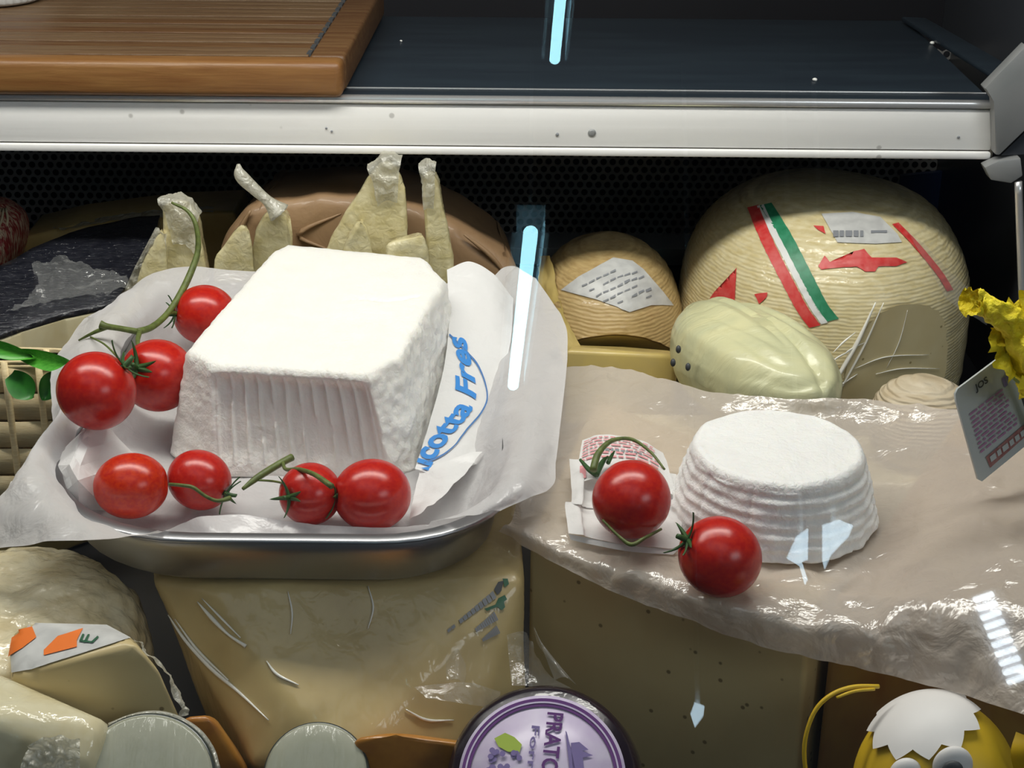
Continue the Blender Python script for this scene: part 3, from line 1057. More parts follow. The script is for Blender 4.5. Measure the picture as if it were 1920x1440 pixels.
ribbon('red_stripe', ((1412, 388), (1440, 455), (1478, 530), (1505, 580), (1528, 612)), 21, 'red', wt)
ribbon('white_stripe', ((1426, 386), (1457, 448), (1497, 525), (1524, 575), (1546, 606)), 12, 'white', wt)
ribbon('green_stripe', ((1436, 384), (1474, 445), (1512, 518), (1540, 572), (1562, 600)), 22, 'greenp', wt)
ribbon('dark_red_stripe', ((1678, 420), (1715, 458), (1758, 510), (1780, 545)), 12, 'red', wt)
for px in (((1322, 575), (1340, 548), (1352, 552), (1382, 503), (1379, 560), (1376, 582), (1365, 588)),
           ((1415, 552), (1440, 548), (1438, 558), (1424, 570), (1420, 560)),
           ((1380, 586), (1410, 590), (1428, 578), (1426, 590), (1410, 598), (1384, 594)),
           ((1534, 500), (1546, 480), (1556, 492), (1590, 496), (1600, 472), (1620, 468), (1634, 484), (1680, 484), (1700, 492), (1680, 500), (1646, 500), (1640, 510), (1622, 510), (1606, 500), (1560, 504), (1540, 506)),
           ((1525, 424), (1544, 425), (1548, 440), (1534, 432))):
    patch('red_lettering', px, mp, 'red', wt, 14)
patch('white_label', [(1540, 402), (1600, 399), (1650, 408), (1682, 440), (1690, 455), (1640, 458), (1570, 455)], mp, 'label', wt, 14)
mp3 = onb(bvh_of(b_), 0.0014)
vs, fs = [], []
for k_, (u, wd, h) in enumerate(((1562, 10, 12), (1574, 8, 12), (1585, 12, 12), (1600, 9, 12), (1612, 6, 12), (1632, 30, 5))):
    k = len(vs)
    vs += [mp3(u, 434), mp3(u + wd, 434), mp3(u + wd, 434 + h), mp3(u, 434 + h)]
    fs.append((k, k + 1, k + 2, k + 3))
mk('label_print', vs, fs, 'inkl', wt, False)
# film pulled tight to the right, with white creases as painted glints over the cut face
Sheet([[PY(u, v, y) for u, v, y in r] for r in (
    ((1700, 430, 1.105), (1745, 470, 1.10), (1795, 522, 1.10), (1842, 560, 1.10)),
    ((1740, 500, 1.08), (1770, 525, 1.08), (1808, 552, 1.08), (1850, 572, 1.09)),
    ((1775, 560, 1.065), (1795, 575, 1.065), (1820, 590, 1.065), (1850, 610, 1.075)))], 0.0008, 40).mesh('wrap_film', 'film', 40, 30, wt)


def on_cut(u, v):
    d = ray(u, v)
    t_ = (cutp - CAM).dot(ncut) / d.dot(ncut)
    return CAM + d * t_ + ncut * 0.0012


for px, r_ in ((((1640, 566), (1606, 640), (1572, 700), (1548, 744)), 0.0016), (((1655, 566), (1622, 640), (1590, 700), (1566, 744)), 0.0009),
               (((1560, 660), (1580, 640), (1602, 622)), 0.0007), (((1574, 668), (1596, 652), (1622, 640)), 0.0006), (((1545, 690), (1570, 668), (1600, 654)), 0.0006),
               (((1552, 735), (1572, 722), (1606, 700)), 0.0008), (((1600, 690), (1660, 668), (1740, 664)), 0.0005), (((1640, 700), (1690, 690), (1760, 690)), 0.0005),
               (((1700, 580), (1684, 640), (1660, 690)), 0.0004)):
    tube('glint_crease', [on_cut(u, v) for u, v in px], [r_ * .3] + [r_] * (len(px) - 2) + [r_ * .3], 'glint', wt, 6, 6)

# bag-wrapped ovoid
bc = PY(1412, 690, 0.995)
bg = thing('bagged_cheese', (bc.x, bc.y, 0), 'pale green oval cheese in a folded bag leaning on the striped wheel', 'cheese')
ax = (PY(1545, 790, 0.93) - PY(1290, 630, 1.05)).normalized()
rot = Matrix.Rotation(0, 3, 'X') @ ax.to_track_quat('X', 'Z').to_matrix()
fold = lambda q: q + Vector((0, 0, 1)) * (0.008 * abs(noise.noise(Vector((q.x * 8, q.y * 60, q.z * 60)))) - 0.003 * math.exp(-((q.y - 0.008 + q.x * .15) / 0.0025) ** 2))
superell('bag', bc, (0.073, 0.044, 0.034), 'bag', bg, 0.75, 110, 60, fold, rot)
for u, v in ((1272, 655), (1290, 688), (1262, 680)):
    p = PY(u, v, 1.005)
    superell('black_dot', on_ell(bc, (0.078, 0.05, 0.04), 1, 0.0)(u, v), (0.0018, 0.002, 0.0028), 'ink', bg, 1, 12, 8)
o = hull('bag_rest', [Vector((x, y, z)) for x in (0.07, 0.20) for y in (0.96, 1.03) for z in (0.0005, 0.05)], 'cheese', None, 0.006)
tag(o, 'cream cheese piece under the bagged oval cheese', 'cheese')

# small ribbed piece behind the tag
rc2 = PY(1725, 790, 0.99)
o = superell('ribbed_cheese', rc2, (0.035, 0.03, 0.032), 'pinkn', None, 0.85, 70, 60, lambda q: q * (1 + 0.012 * math.sin((q.z + 0.3 * q.x) * 1100)))
tag(o, 'small pinkish ribbed cheese between striped wheel and price card', 'cheese')
o = hull('ribbed_rest', [Vector((x, y, z)) for x in (rc2.x - .04, rc2.x + .05) for y in (0.955, 1.03) for z in (0.0005, rc2.z - 0.03)], 'cheese', None, 0.003)
tag(o, 'cream cheese piece under the pinkish ribbed cheese', 'cheese')

# ================================================================== BASKET AND LEAVES
bkc = Vector((-0.325, 0.885, 0.0))
BY = 0.12
bk = thing('wicker_basket', bkc, 'woven wicker basket at the left edge behind the tomatoes', 'basket')
zr0, zr1 = 0.058, 0.151
nb = 5
Rb = 0.085
for i in range(nb):
    z = zr0 + (zr1 - zr0) * (i + 0.5) / nb
    hh = (zr1 - zr0) / nb * 0.46
    vs, fs = [], []
    n = 160
    for k in range(n):
        a = 2 * PI * k / n
        wv = 0.0026 * math.sin(a * 13 + (PI if i % 2 else 0))
        rr = Rb + 0.004 * (i / nb) + wv + 0.0008 * noise.noise(Vector((a * 3, i, 0)))
        for dr, dz in ((0.0, -hh), (0.0016, 0.0), (0.0, hh), (-0.0016, hh), (-0.0016, -hh)):
            vs.append(bkc + Vector(((rr + dr) * math.cos(a), (rr + dr) * math.sin(a) * BY, z + dz)))
    for k in range(n):
        for q in range(5):
            fs.append((k * 5 + q, ((k + 1) % n) * 5 + q, ((k + 1) % n) * 5 + (q + 1) % 5, k * 5 + (q + 1) % 5))
    mk('weave_band', vs, fs, 'wick', bk)
for k in range(26):
    a = 2 * PI * (k + 0.5) / 26
    d = Vector((math.cos(a), math.sin(a) * BY, 0))
    tube('stake', [bkc + d * (Rb - 0.0004) + Vector((0, 0, zr0 - 0.004)), bkc + d * (Rb + 0.002) + Vector((0, 0, 0.105)), bkc + d * (Rb + 0.004) + Vector((0, 0, zr1 + 0.002))], 0.0022, 'wick', bk, 6, 2)
lathe('basket_bottom', [(0.001, zr0 - 0.004), (Rb, zr0 - 0.004), (Rb, zr0), (0.001, zr0)], 'wick', bk, 40, Matrix.Translation(bkc) @ Matrix.Diagonal((1, BY, 1, 1)))
lathe('rim', [(Rb + 0.003 + 0.004 * math.cos(x), zr1 + 0.003 * math.sin(x)) for x in [2 * PI * i / 10 for i in range(11)]], 'wick', bk, 80, Matrix.Translation(bkc) @ Matrix.Diagonal((1, BY, 1, 1)))
o = hull('basket_rest', [PZ(u, v, zz) for u, v in ((-260, 900), (45, 850), (60, 880), (-200, 1000)) for zz in (0.055,)] + [PZ(u, v, 0.055) + Vector((0, 0, -0.0545)) for u, v in ((-260, 900), (45, 850), (60, 880), (-200, 1000))] + [Vector((-0.40, 0.94, .055)), Vector((-.26, 0.94, .055)), Vector((-0.40, 0.94, .0005)), Vector((-.26, 0.94, .0005))], 'yell', None, 0.004)
tag(o, 'pale yellow cheese slab under the wicker basket', 'cheese')
lv = thing('leaf_garnish', bkc + Vector((0.06, -0.06, 0.10)), 'fresh green leaves tucked into the wicker basket', 'leaves')


def leaf(pts, wd, m_):
    """blade along pixel path (u,v,y) with a folded midrib"""
    P3 = [PY(u, v, y) for u, v, y in pts]
    vs, fs = [], []
    n = 20
    for i in range(n + 1):
        t = i / n
        c = crom(P3, t)
        tg = (crom(P3, min(t + .02, 1)) - crom(P3, max(t - .02, 0))).normalized()
        sd = tg.cross(Vector((0, -1, 0.5)).normalized()).normalized()
        w_ = wd * (math.sin(PI * min(1, 0.12 + t * 0.88)) ** 0.7)
        vs += [c - sd * w_ + Vector((0, -.002, 0)), c + Vector((0, 0.002, -0.001)), c + sd * w_ + Vector((0, -.002, 0))]
    for i in range(n):
        k = 3 * i
        fs += [(k, k + 1, k + 4, k + 3), (k + 1, k + 2, k + 5, k + 4)]
    return mk('leaf', vs, fs, m_, lv)


leaf(((-40, 640, .87), (10, 655, .865), (65, 668, .862)), 0.005, 'leaf')
leaf(((35, 660, .87), (95, 676, .858), (148, 686, .85)), 0.0055, 'leaf')
leaf(((20, 700, .862), (45, 725, .858), (62, 745, .856)), 0.008, 'leafd')
leaf(((112, 700, .868), (95, 722, .866), (80, 748, .866)), 0.007, 'leafd')

# ================================================================== TRAY
tr = thing('steel_tray', (-0.125, 0.83, 0.122), 'stainless steel tray with rounded corners holding the ricotta block', 'tray')
TX0, TX1, TY0, TY1 = -0.243, 0.004, 0.660, 1.005


def rrect(x0, x1, y0, y1, r, n=10):
    out = []
    rb = r + 0.022
    for cx, cy, a0, r in ((x1 - r, y1 - r, 0, r), (x0 + r, y1 - r, PI / 2, r), (x0 + rb, y0 + rb, PI, rb), (x1 - r, y0 + r, 1.5 * PI, r)):
        for i in range(n + 1):
            a = a0 + PI / 2 * i / n
            out.append((cx + r * math.cos(a), cy + r * math.sin(a)))
    return out


def rings(name, spec, material, parent):
    """spec: list of (inset, z, corner radius) rings lofted; first and last ring are capped"""
    vs, fs = [], []
    n = None
    for ins, z, r in spec:
        ring = rrect(TX0 + ins, TX1 - ins, TY0 + ins, TY1 - ins, r)
        n = len(ring)
        vs += [(x, y, z) for x, y in ring]
    for i in range(len(spec) - 1):
        for k in range(n):
            fs.append((i * n + k, i * n + (k + 1) % n, (i + 1) * n + (k + 1) % n, (i + 1) * n + k))
    fs.append(tuple(range(n))[::-1])
    fs.append(tuple((len(spec) - 1) * n + k for k in range(n)))
    return mk(name, vs, fs, material, parent)


TB = 0.1235
o = rings('pan', [(0.024, TB, .05), (0.018, TB + 0.0006, .052), (0.014, TB + 0.004, .055), (0.010, TB + 0.020, .058), (0.008, TB + 0.031, .06), (0.009, TB + 0.031, .06), (0.0115, TB + 0.020, .057), (0.016, TB + 0.005, .053), (0.024, TB + 0.0018, .05)], 'steel', tr)
rings('rolled_rim', [(0.009, TB + 0.0305, .06), (0.002, TB + 0.0300, .066), (0.0, TB + 0.0312, .068), (0.002, TB + 0.0327, .066), (0.009, TB + 0.0318, .06)], 'steel', tr).data
# the rim's cap faces would close the tray: drop them
me = [c for c in tr.children if c.name.startswith('rolled_rim')][0].data
bm = bmesh.new(); bm.from_mesh(me)
bmesh.ops.delete(bm, geom=[f for f in bm.faces if len(f.verts) > 8], context='FACES_ONLY')
bm.to_mesh(me); bm.free()

# greaseproof paper in the tray
W3 = Vector
tpr = [
    [PZ(180, 600, .162), W3((-.236, 1.0, .164)), W3((-.19, 1.0, .166)), W3((-.12, 1.0, .160)), W3((-.05, 1.0, .158)), W3((-.02, .99, .162)), PZ(955, 500, .168), PZ(1005, 522, .172)],
    [W3((-.270, .93, .157)), W3((-.243, .93, .1645)), W3((-.210, .93, .131)), W3((-.13, .93, .1283)), W3((-.05, .93, .1283)), W3((-.030, .93, .1310)), W3((.0045, .93, .1640)), PZ(1056, 600, .168)],
    [W3((-.270, .86, .156)), W3((-.243, .86, .1645)), W3((-.210, .86, .131)), W3((-.13, .86, .1283)), W3((-.05, .86, .1283)), W3((-.030, .86, .1310)), W3((.0045, .86, .1645)), PZ(1064, 665, .167)],
    [PZ(96, 812, .158), W3((-.241, .79, .1645)), W3((-.210, .79, .131)), W3((-.13, .79, .1283)), W3((-.05, .79, .1283)), W3((-.030, .79, .1310)), W3((.0045, .79, .1645)), PZ(1052, 785, .163)],
    [PZ(45, 882, .157), W3((-.243, .735, .1645)), W3((-.210, .735, .131)), W3((-.13, .735, .1283)), W3((-.05, .735, .1283)), W3((-.024, .735, .1310)), W3((.003, .735, .1645)), PZ(1042, 862, .160)],
    [PZ(-10, 948, .156), W3((-.233, .702, .1655)), W3((-.198, .712, .1320)), W3((-.13, .702, .1285)), W3((-.06, .702, .1285)), W3((-.034, .705, .1320)), W3((-.002, .706, .1645)), PZ(1032, 915, .158)],
    [PZ(-50, 1035, .138), PZ(125, 1013, .162), PZ(268, 1006, .1640), PZ(405, 964, .139), PZ(600, 984, .138), PZ(755, 988, .141), PZ(868, 970, .1625), PZ(940, 955, .160)],
]
tp = Sheet(tpr, 0.0016, 24)
o = tp.mesh('tray_paper', 'grease', 130, 110)
tag(o, 'crumpled white greaseproof sheet lining the steel tray and flaring up at the right', 'paper')

# printed wrapper beside the block
pw = [
    ((838, 505, .965), (880, 490, .970), (925, 515, .965), (962, 560, .955)),
    ((842, 600, .925), (880, 600, .925), (920, 600, .920), (957, 640, .905)),
    ((832, 690, .875), (868, 700, .87), (903, 720, .865), (935, 740, .860)),
    ((806, 790, .82), (846, 800, .815), (882, 810, .812), (912, 830, .81)),
    ((778, 880, .775), (820, 890, .77), (858, 882, .772), (898, 868, .782)),
]
ws = Sheet([[PY(u, v, y - 0.010) for u, v, y in r] for r in pw], 0.0006, 30)
pwr = thing('printed_wrapper', (-0.04, 0.86, 0.135), 'white wrapper with blue lettering standing beside the ricotta block', 'wrapper')
ws.mesh('paper', 'paper', 50, 80, pwr)
def wmap(a, b):
    t_ = 1.06 - 0.72 * a
    bas = 0.20 + 0.42 * math.exp(-((t_ - 0.60) / 0.22) ** 2)
    return ws.at(max(0.004, bas - 0.36 * b), min(t_, 0.995), 0.0009)


text_on('blue_lettering', 'Ricotta Fres', wmap, 'blue', pwr, 0.032)
lp = [Vector((s, t, 0)) for s, t in ((0.02, 0.335), (0.28, 0.39), (0.62, 0.46), (0.80, 0.545), (0.76, 0.63), (0.64, 0.72), (0.54, 0.80), (0.44, 0.87), (0.10, 0.97))]
vs, fs = [], []
for i in range(61):
    c = crom(lp, i / 60)
    d = (crom(lp, min(1, i / 60 + .01)) - crom(lp, max(0, i / 60 - .01))).normalized()
    nn = Vector((-d.y, d.x, 0)) * 0.013
    vs += [ws.at(c.x - nn.x, c.y - nn.y * .4, 0.0009), ws.at(c.x + nn.x, c.y + nn.y * .4, 0.0009)]
for i in range(60):
    fs.append((2 * i, 2 * i + 1, 2 * i + 3, 2 * i + 2))
mk('blue_outline', vs, fs, 'blued', pwr)
# turned-in flap at the foot of the wrapper
Sheet([[PY(u, v, y) for u, v, y in r] for r in (((790, 880, .768), (840, 862, .768), (905, 848, .775)), ((775, 930, .745), (815, 915, .745), (870, 890, .755)), ((768, 975, .718), (790, 965, .715), (820, 940, .725)))],
      0.0015, 40).mesh('paper_flap', 'paper', 24, 24, pwr)

# crumpled paper corner at the left
o = hull('crumpled_paper', [PY(u, v, y) for u, v, y in ((176, 788, .768), (150, 815, .752), (84, 872, .748), (88, 905, .738), (105, 938, .730), (150, 957, .724), (200, 957, .732),
                                                        (268, 862, .788), (262, 945, .770), (128, 868, .722), (146, 900, .714), (215, 832, .776))], 'paper', None, 0.0, 3, sub=2, amp=0.0034, freq=55)
o.data.polygons.foreach_set('use_smooth', [False] * len(o.data.polygons))
tag(o, 'crumpled peaked corner of white paper left of the front tomatoes', 'paper')

# ------------------------------------------------------------------ ricotta block
zb_, zt2 = 0.1292, 0.190
topp = [PZ(u, v, zt2) for u, v in ((347, 655), (392, 682), (690, 703), (752, 668), (836, 528), (797, 482), (540, 457), (508, 472))]
basp = [PZ(u, v, zb_) for u, v in ((316, 850), (400, 893), (735, 897), (778, 880), (858, 640), (852, 590), (590, 560), (470, 590))]
# back of the base follows the top, a little outside it
basp[4] = Vector((topp[4].x + 0.012, topp[4].y + 0.012, zb_))
basp[5] = Vector((topp[5].x + 0.012, topp[5].y + 0.016, zb_))
basp[6] = Vector((topp[6].x - 0.008, topp[6].y + 0.016, zb_))
basp[7] = Vector((topp[7].x - 0.012, topp[7].y + 0.010, zb_))


def resample(poly, per):
    out = []
    for i in range(len(poly)):
        a, b = poly[i], poly[(i + 1) % len(poly)]
        out += [a + (b - a) * (k / per[i]) for k in range(per[i])]
    return out


def smooth_loop(l, n):
    for _ in range(n):
        l = [(l[i - 1] + l[i] * 2 + l[(i + 1) % len(l)]) / 4 for i in range(len(l))]
    return l


per = [16, 150, 24, 60, 16, 60, 16, 60]
tl = smooth_loop(resample(topp, per), 3)
bl = smooth_loop(resample(basp, per), 3)
nR = len(tl)
cT = sum(tl, Vector()) / nR
vs, fs = [], []
NV = 44
for j in range(NV + 1):
    t = j / NV
    for i in range(nR):
        p = bl[i].lerp(tl[i], t)
        tg = tl[(i + 3) % nR] - tl[i - 3]
        fr = 1.0 if 16 <= i < 166 else 0.0
        nn = Vector((tg.y, -tg.x, 0))
        if nn.dot(Vector((p.x - cT.x, p.y - cT.y, 0))) < 0:
            nn = -nn
        nn.normalize()
        d = (0.0004 if fr else 0.0008) * noise.noise(p * 90) + (0.0003 if fr else 0.0008) * noise.noise(p * 260)
        if fr:
            x = (i - 16) / 150
            edge = min(1, min(x, 1 - x) * 12)
            vert = min(1, max(0, (t - 0.10) * 8)) * min(1, max(0, (0.93 - t) * 10))
            ph = (x * 12.0 + 0.12 * noise.noise(Vector((x * 4, t * 1.2, 3)))) % 1.0
            rib = math.exp(-((ph - 0.5) / 0.085) ** 2)
            brk = 1.0 if noise.noise(Vector((math.floor(x * 12.0) * 3.1, t * 3.5, 1))) > -0.35 else 0.25
            d += edge * vert * (-0.0055 * (0.25 + 0.75 * t) + 0.0026 * rib * brk)
            d += 0.0013 * max(0, noise.noise(Vector((x * 26, t * 9, 7)))) * max(0, (t - 0.78) * 4)
            d += 0.0030 * max(0, noise.noise(p * 130)) * max(0, 1 - t * 5) * (1 if x > .55 else .3)
        elif i >= 166 and i < 260:
            d += 0.0013 * noise.noise(p * 75) + 0.0010 * noise.noise(p * 190)
        rim = max(0, (t - 0.93) / 0.07)
        p = p + nn * d - nn * (0.0022 * rim * rim)
        if fr and rim > 0:
            p.z -= 0.0012 * rim * max(0, noise.noise(Vector((i * .09, 2, 3))))
        vs.append(p)
for j in range(NV):
    for i in range(nR):
        fs.append((j * nR + i, j * nR + (i + 1) % nR, (j + 1) * nR + (i + 1) % nR, (j + 1) * nR + i))
last = NV * nR
for q in range(1, 27):
    s = 1 - q / 26.5
    k = len(vs)
    for i in range(nR):
        p = cT + (vs[last + i] - cT) * 1.0 if q == 0 else Vector((cT.x + (vs[NV * nR + i].x - cT.x) * s, cT.y + (vs[NV * nR + i].y - cT.y) * s, 0))
        crack = -0.0024 * math.exp(-((p.y - (0.887 + 0.012 * noise.noise(Vector((p.x * 60, 0, 0)))) ) / 0.0016) ** 2) * (1 if -0.10 < p.x < -0.055 else 0)
        p.z = zt2 + 0.0008 * min(1, q / 2) + 0.0008 * noise.noise(p * 45) + 0.0004 * noise.noise(p * 160) + crack
        vs.append(p)
    for i in range(nR):
        fs.append((last + i, last + (i + 1) % nR, k + (i + 1) % nR, k + i))
    last = k
fs.append(tuple(last + i for i in range(nR)))
fs.append(tuple(range(nR))[::-1])
o = mk('ricotta_block', vs, fs, 'ricotta')
tag(o, 'large white block of ricotta with ribbed front standing on the steel tray', 'cheese')

# ------------------------------------------------------------------ tomatoes
def fruit_mesh():
    vs, fs = [], []
    n, mrow = 48, 36
    for j in range(mrow + 1):
        ph = PI * j / mrow
        for k in range(n):
            a = 2 * PI * k / n
            r = math.sin(ph) * (1 + 0.012 * math.cos(5 * a) * math.exp(-(ph / 0.6) ** 2))
            z = math.cos(ph) - 0.14 * math.exp(-(ph / 0.22) ** 2) + 0.03 * math.exp(-((PI - ph) / 0.15) ** 2)
            vs.append((r * math.cos(a), r * math.sin(a), z))
    for j in range(mrow):
        for k in range(n):
            fs.append((j * n + k, (j + 1) * n + k, (j + 1) * n + (k + 1) % n, j * n + (k + 1) % n))
    me = bpy.data.meshes.new('fruit')
    me.from_pydata(vs, [], fs)
    me.polygons.foreach_set('use_smooth', [True] * len(me.polygons))
    return me


def calyx_mesh():
    vs, fs = [], []
    for q in range(5):
        a0 = 2 * PI * q / 5 + 0.2 * q
        ln = 0.52 + 0.16 * random.random()
        k = len(vs)
        n = 10
        for i in range(n + 1):
            t = i / n
            r = 0.05 + ln * t
            z = 0.94 - 0.16 * t * t + (0.30 + 0.1 * q % 0.2) * t * t + 0.03
            w_ = 0.085 * (1 - t) ** 0.6 + 0.004
            cc_ = Vector((r * math.cos(a0), r * math.sin(a0), z))
            sd = Vector((-math.sin(a0), math.cos(a0), 0))
            vs += [cc_ - sd * w_, cc_ + Vector((0, 0, 0.03)), cc_ + sd * w_, cc_ - Vector((0, 0, 0.02))]
        for i in range(n):
            b = k + 4 * i
            for s in range(4):
                fs.append((b + s, b + 4 + s, b + 4 + (s + 1) % 4, b + (s + 1) % 4))
    k = len(vs)
    for i in range(5):
        t = i / 4
        for s in range(8):
            a = 2 * PI * s / 8
            rr = 0.085 - 0.02 * t
            vs.append((rr * math.cos(a) + 0.10 * t * t, rr * math.sin(a), 0.86 + 0.42 * t))
    for i in range(4):
        for s in range(8):
            fs.append((k + i * 8 + s, k + i * 8 + (s + 1) % 8, k + (i + 1) * 8 + (s + 1) % 8, k + (i + 1) * 8 + s))
    fs.append(tuple(k + 32 + s for s in range(8)))
    me = bpy.data.meshes.new('calyx')
    me.from_pydata([tuple(v) for v in vs], [], fs)
    me.polygons.foreach_set('use_smooth', [True] * len(me.polygons))
    return me


FM, CM = fruit_mesh(), calyx_mesh()
FMo = FM.copy()
FM.materials.append(M['tom'])
FMo.materials.append(M['tomo'])
CM.materials.append(M['calyx'])


def tomato(u, v, rest, wpx, elong, axis, label, orange=False, calyx=True, spin=0.0):
    """centre from the pixel, resting so that its underside touches height rest; axis points to the stalk end"""
    z = rest + 0.02
    for _ in range(6):
        p = PZ(u, v, z)
        r = wpx / 2 * depth(p) / F
        z = rest + r
    root = thing('cherry_tomato', p, label, 'tomato', 'cherry tomatoes')
    root.rotation_mode = 'QUATERNION'
    root.rotation_quaternion = Vector(axis).normalized().to_track_quat('Z', 'Y') @ Quaternion((0, 0, 1), spin)
    root.scale = (r, r, r * elong)
    me = FMo if orange else FM
    for nm, mm in (('skin', me),) + ((('calyx', CM),) if calyx else ()):
        c_ = bpy.data.objects.new(nm, mm)
        C.objects.link(c_)
        c_.parent = root
    return p, r


fl_ = 0.1300
T1 = tomato(181, 733, 0.1655, 150, 0.97, (0.75, 0.3, 0.62), 'big red tomato at the far left, in front of the basket')
T2 = tomato(296, 704, 0.148, 136, 1.08, (-0.35, -0.75, 0.55), 'red tomato between the leftmost tomato and the ricotta block', spin=.4)
T3 = tomato(384, 590, 0.142, 112, 1.06, (-0.9, -0.35, 0.15), 'topmost tomato half hidden behind the ricotta block')
T4 = tomato(246, 911, fl_ + 0.004, 124, 1.13, (1, 0.1, 0.05), 'orange red oval tomato in front of the crumpled paper', True, False)
T5 = tomato(374, 900, fl_ + 0.001, 112, 1.10, (0.85, -0.35, -0.28), 'small red tomato left of the brown vine stub', spin=1.0)
T6 = tomato(582, 926, fl_ + 0.001, 118, 1.0, (-0.55, -0.7, 0.25), 'red tomato with green calyx at the middle of the tray front', spin=.6)
T7 = tomato(698, 928, fl_ - 0.001, 136, 1.08, (-0.9, -0.25, 0.1), 'rightmost red tomato at the tray front', spin=.9)

st = thing('tomato_vine', PZ(270, 630, 0.19), 'long curved green vine stem above the three left tomatoes', 'stem')
yv = lambda l: [PY(u, v, y) for u, v, y in l]
tube('main_stem', yv(((322, 380, .97), (352, 396, .965), (368, 425, .96), (371, 470, .955), (356, 515, .945), (336, 555, .93), (312, 590, .915), (285, 613, .90), (258, 622, .89))), [.0008, .0012, .0016, .0019, .0022, .0022, .0020, .0020, .0022], 'stem', st)
tube('side_stem', yv(((258, 622, .89), (226, 616, .885), (200, 612, .88), (188, 608, .88))), [.0020, .0018, .0020, .0026], 'stem', st)
tube('side_stem', yv(((200, 614, .88), (175, 624, .88), (148, 638, .885))), [.0014, .0011, .0006], 'stem', st)
tube('fruit_stalk', yv(((262, 622, .888), (258, 640, .87), (262, 660, .85), (250, 676, .836))), [.0016, .0014, .0012, .0016], 'stem', st)
tube('fruit_stalk', yv(((318, 585, .918), (335, 588, .925), (345, 590, .93))), [.0014, .0013, .0016], 'stem', st)
tube('tendril', yv(((170, 632, .88), (195, 645, .86), (215, 664, .845), (226, 678, .83))), .0006, 'stem', st)
s2 = thing('tomato_stub', PZ(500, 885, 0.15), 'brownish green vine stub leaning on the front of the ricotta block', 'stem')
tube('main_stem', yv(((548, 857, .752), (520, 872, .745), (482, 896, .735), (455, 917, .728))), [.0020, .0019, .0018, .0009], 'stem', s2)
tube('fruit_stalk', yv(((530, 866, .747), (536, 880, .735), (560, 880, .722), (590, 890, .707), (622, 912, .695))), [.0009, .0010, .0011, .0013, .0016], 'stem', s2)
tube('tendril', yv(((478, 900, .735), (510, 902, .73), (532, 906, .716))), .0006, 'stem', s2)
s3 = thing('tomato_stalk', PZ(390, 925, 0.14), 'thin pale stalk across the small red tomato', 'stem')
tube('stalk', yv(((318, 908, .695), (340, 910, .690), (362, 914, .6885), (385, 930, .688), (408, 939, .689), (432, 934, .694))), [.0008, .0009, .0010, .0009, .0010, .0013], 'stem', s3)

# ================================================================== RIGHT: paper, round ricotta
rp = [
    ((1030, 690, .136), (1170, 692, .142), (1330, 735, .146), (1500, 746, .152), (1650, 752, .152), (1800, 772, .156), (1980, 800, .160)),
    ((1000, 800, .138), (1150, 800, .140), (1330, 800, .141), (1500, 800, .141), (1660, 810, .143), (1800, 830, .152), (1980, 860, .158)),
    ((980, 900, .138), (1130, 910, .140), (1300, 920, .140), (1480, 920, .140), (1680, 920, .141), (1800, 930, .156), (1980, 940, .162)),
    ((960, 970, .138), (1100, 1000, .140), (1280, 1040, .140), (1480, 1060, .140), (1660, 1070, .141), (1770, 1040, .156), (1980, 1030, .166)),
    ((945, 985, .137), (1080, 1038, .139), (1260, 1098, .140), (1440, 1150, .140), (1620, 1172, .140), (1730, 1140, .152), (1980, 1130, .166)),
    ((936, 996, .132), (1060, 1065, .130), (1222, 1140, .126), (1430, 1208, .122), (1640, 1258, .120), (1780, 1295, .124), (1980, 1360, .136)),
]
rs = Sheet([[PZ(u, v, z) for u, v, z in r] for r in rp], 0.0021, 30)
o = rs.mesh('paper_sheet', 'grease2', 170, 130)
tag(o, 'wide translucent sheet of paper under the round ricotta', 'paper')

rcx = PZ(1463, 965, 0.158)
RC = Vector((0.1335, 0.717, 0.1425))


def rmod(p, a, i):
    q = p.copy()
    r = math.hypot(p.x, p.y)
    if r > 0.02 and p.z < 0.034:
        h = p.z / 0.036
        seam = abs(((a * 11 / (2 * PI)) % 1) - 0.5)
        rid = math.sin((h * 6.5 + 0.10 * noise.noise(Vector((a * 3, 1, 1)))) * 2 * PI) * (0.75 + 0.5 * noise.noise(Vector((a * 4, h * 3, 4))))
        k = 0.00075 * rid * min(1, h * 6) - 0.0008 * math.exp(-((seam - 0.0) / 0.035) ** 2) + 0.0004 * math.exp(-((seam - .5) / .04) ** 2)
        k += 0.0016 * noise.noise((p + RC) * 120) * (1.4 if h < 0.2 else 0.6)
        q.x *= 1 + k / r
        q.y *= 1 + k / r
    else:
        q.z += 0.0011 * noise.noise((p + RC) * 60) + 0.0006 * noise.noise((p + RC) * 140)
    return q


prof = [(0.002, 0.0), (0.047, 0.0), (0.0525, 0.0008)]
prof += [(0.0525 - 0.0095 * (i / 40) ** 1.15, 0.0008 + 0.0345 * i / 40) for i in range(1, 41)]
prof += [(0.0426, 0.0366), (0.0414, 0.0380), (0.0395, 0.0390)]
prof += [(0.038 * (1 - i / 14) + 0.0005, 0.0386 + 0.0012 * (i / 14)) for i in range(15)]
o = lathe('round_ricotta', prof, 'ricotta2', None, 240, Matrix.Translation(RC), rmod)
tag(o, 'small round white ricotta with basket ridges on the paper sheet', 'cheese')

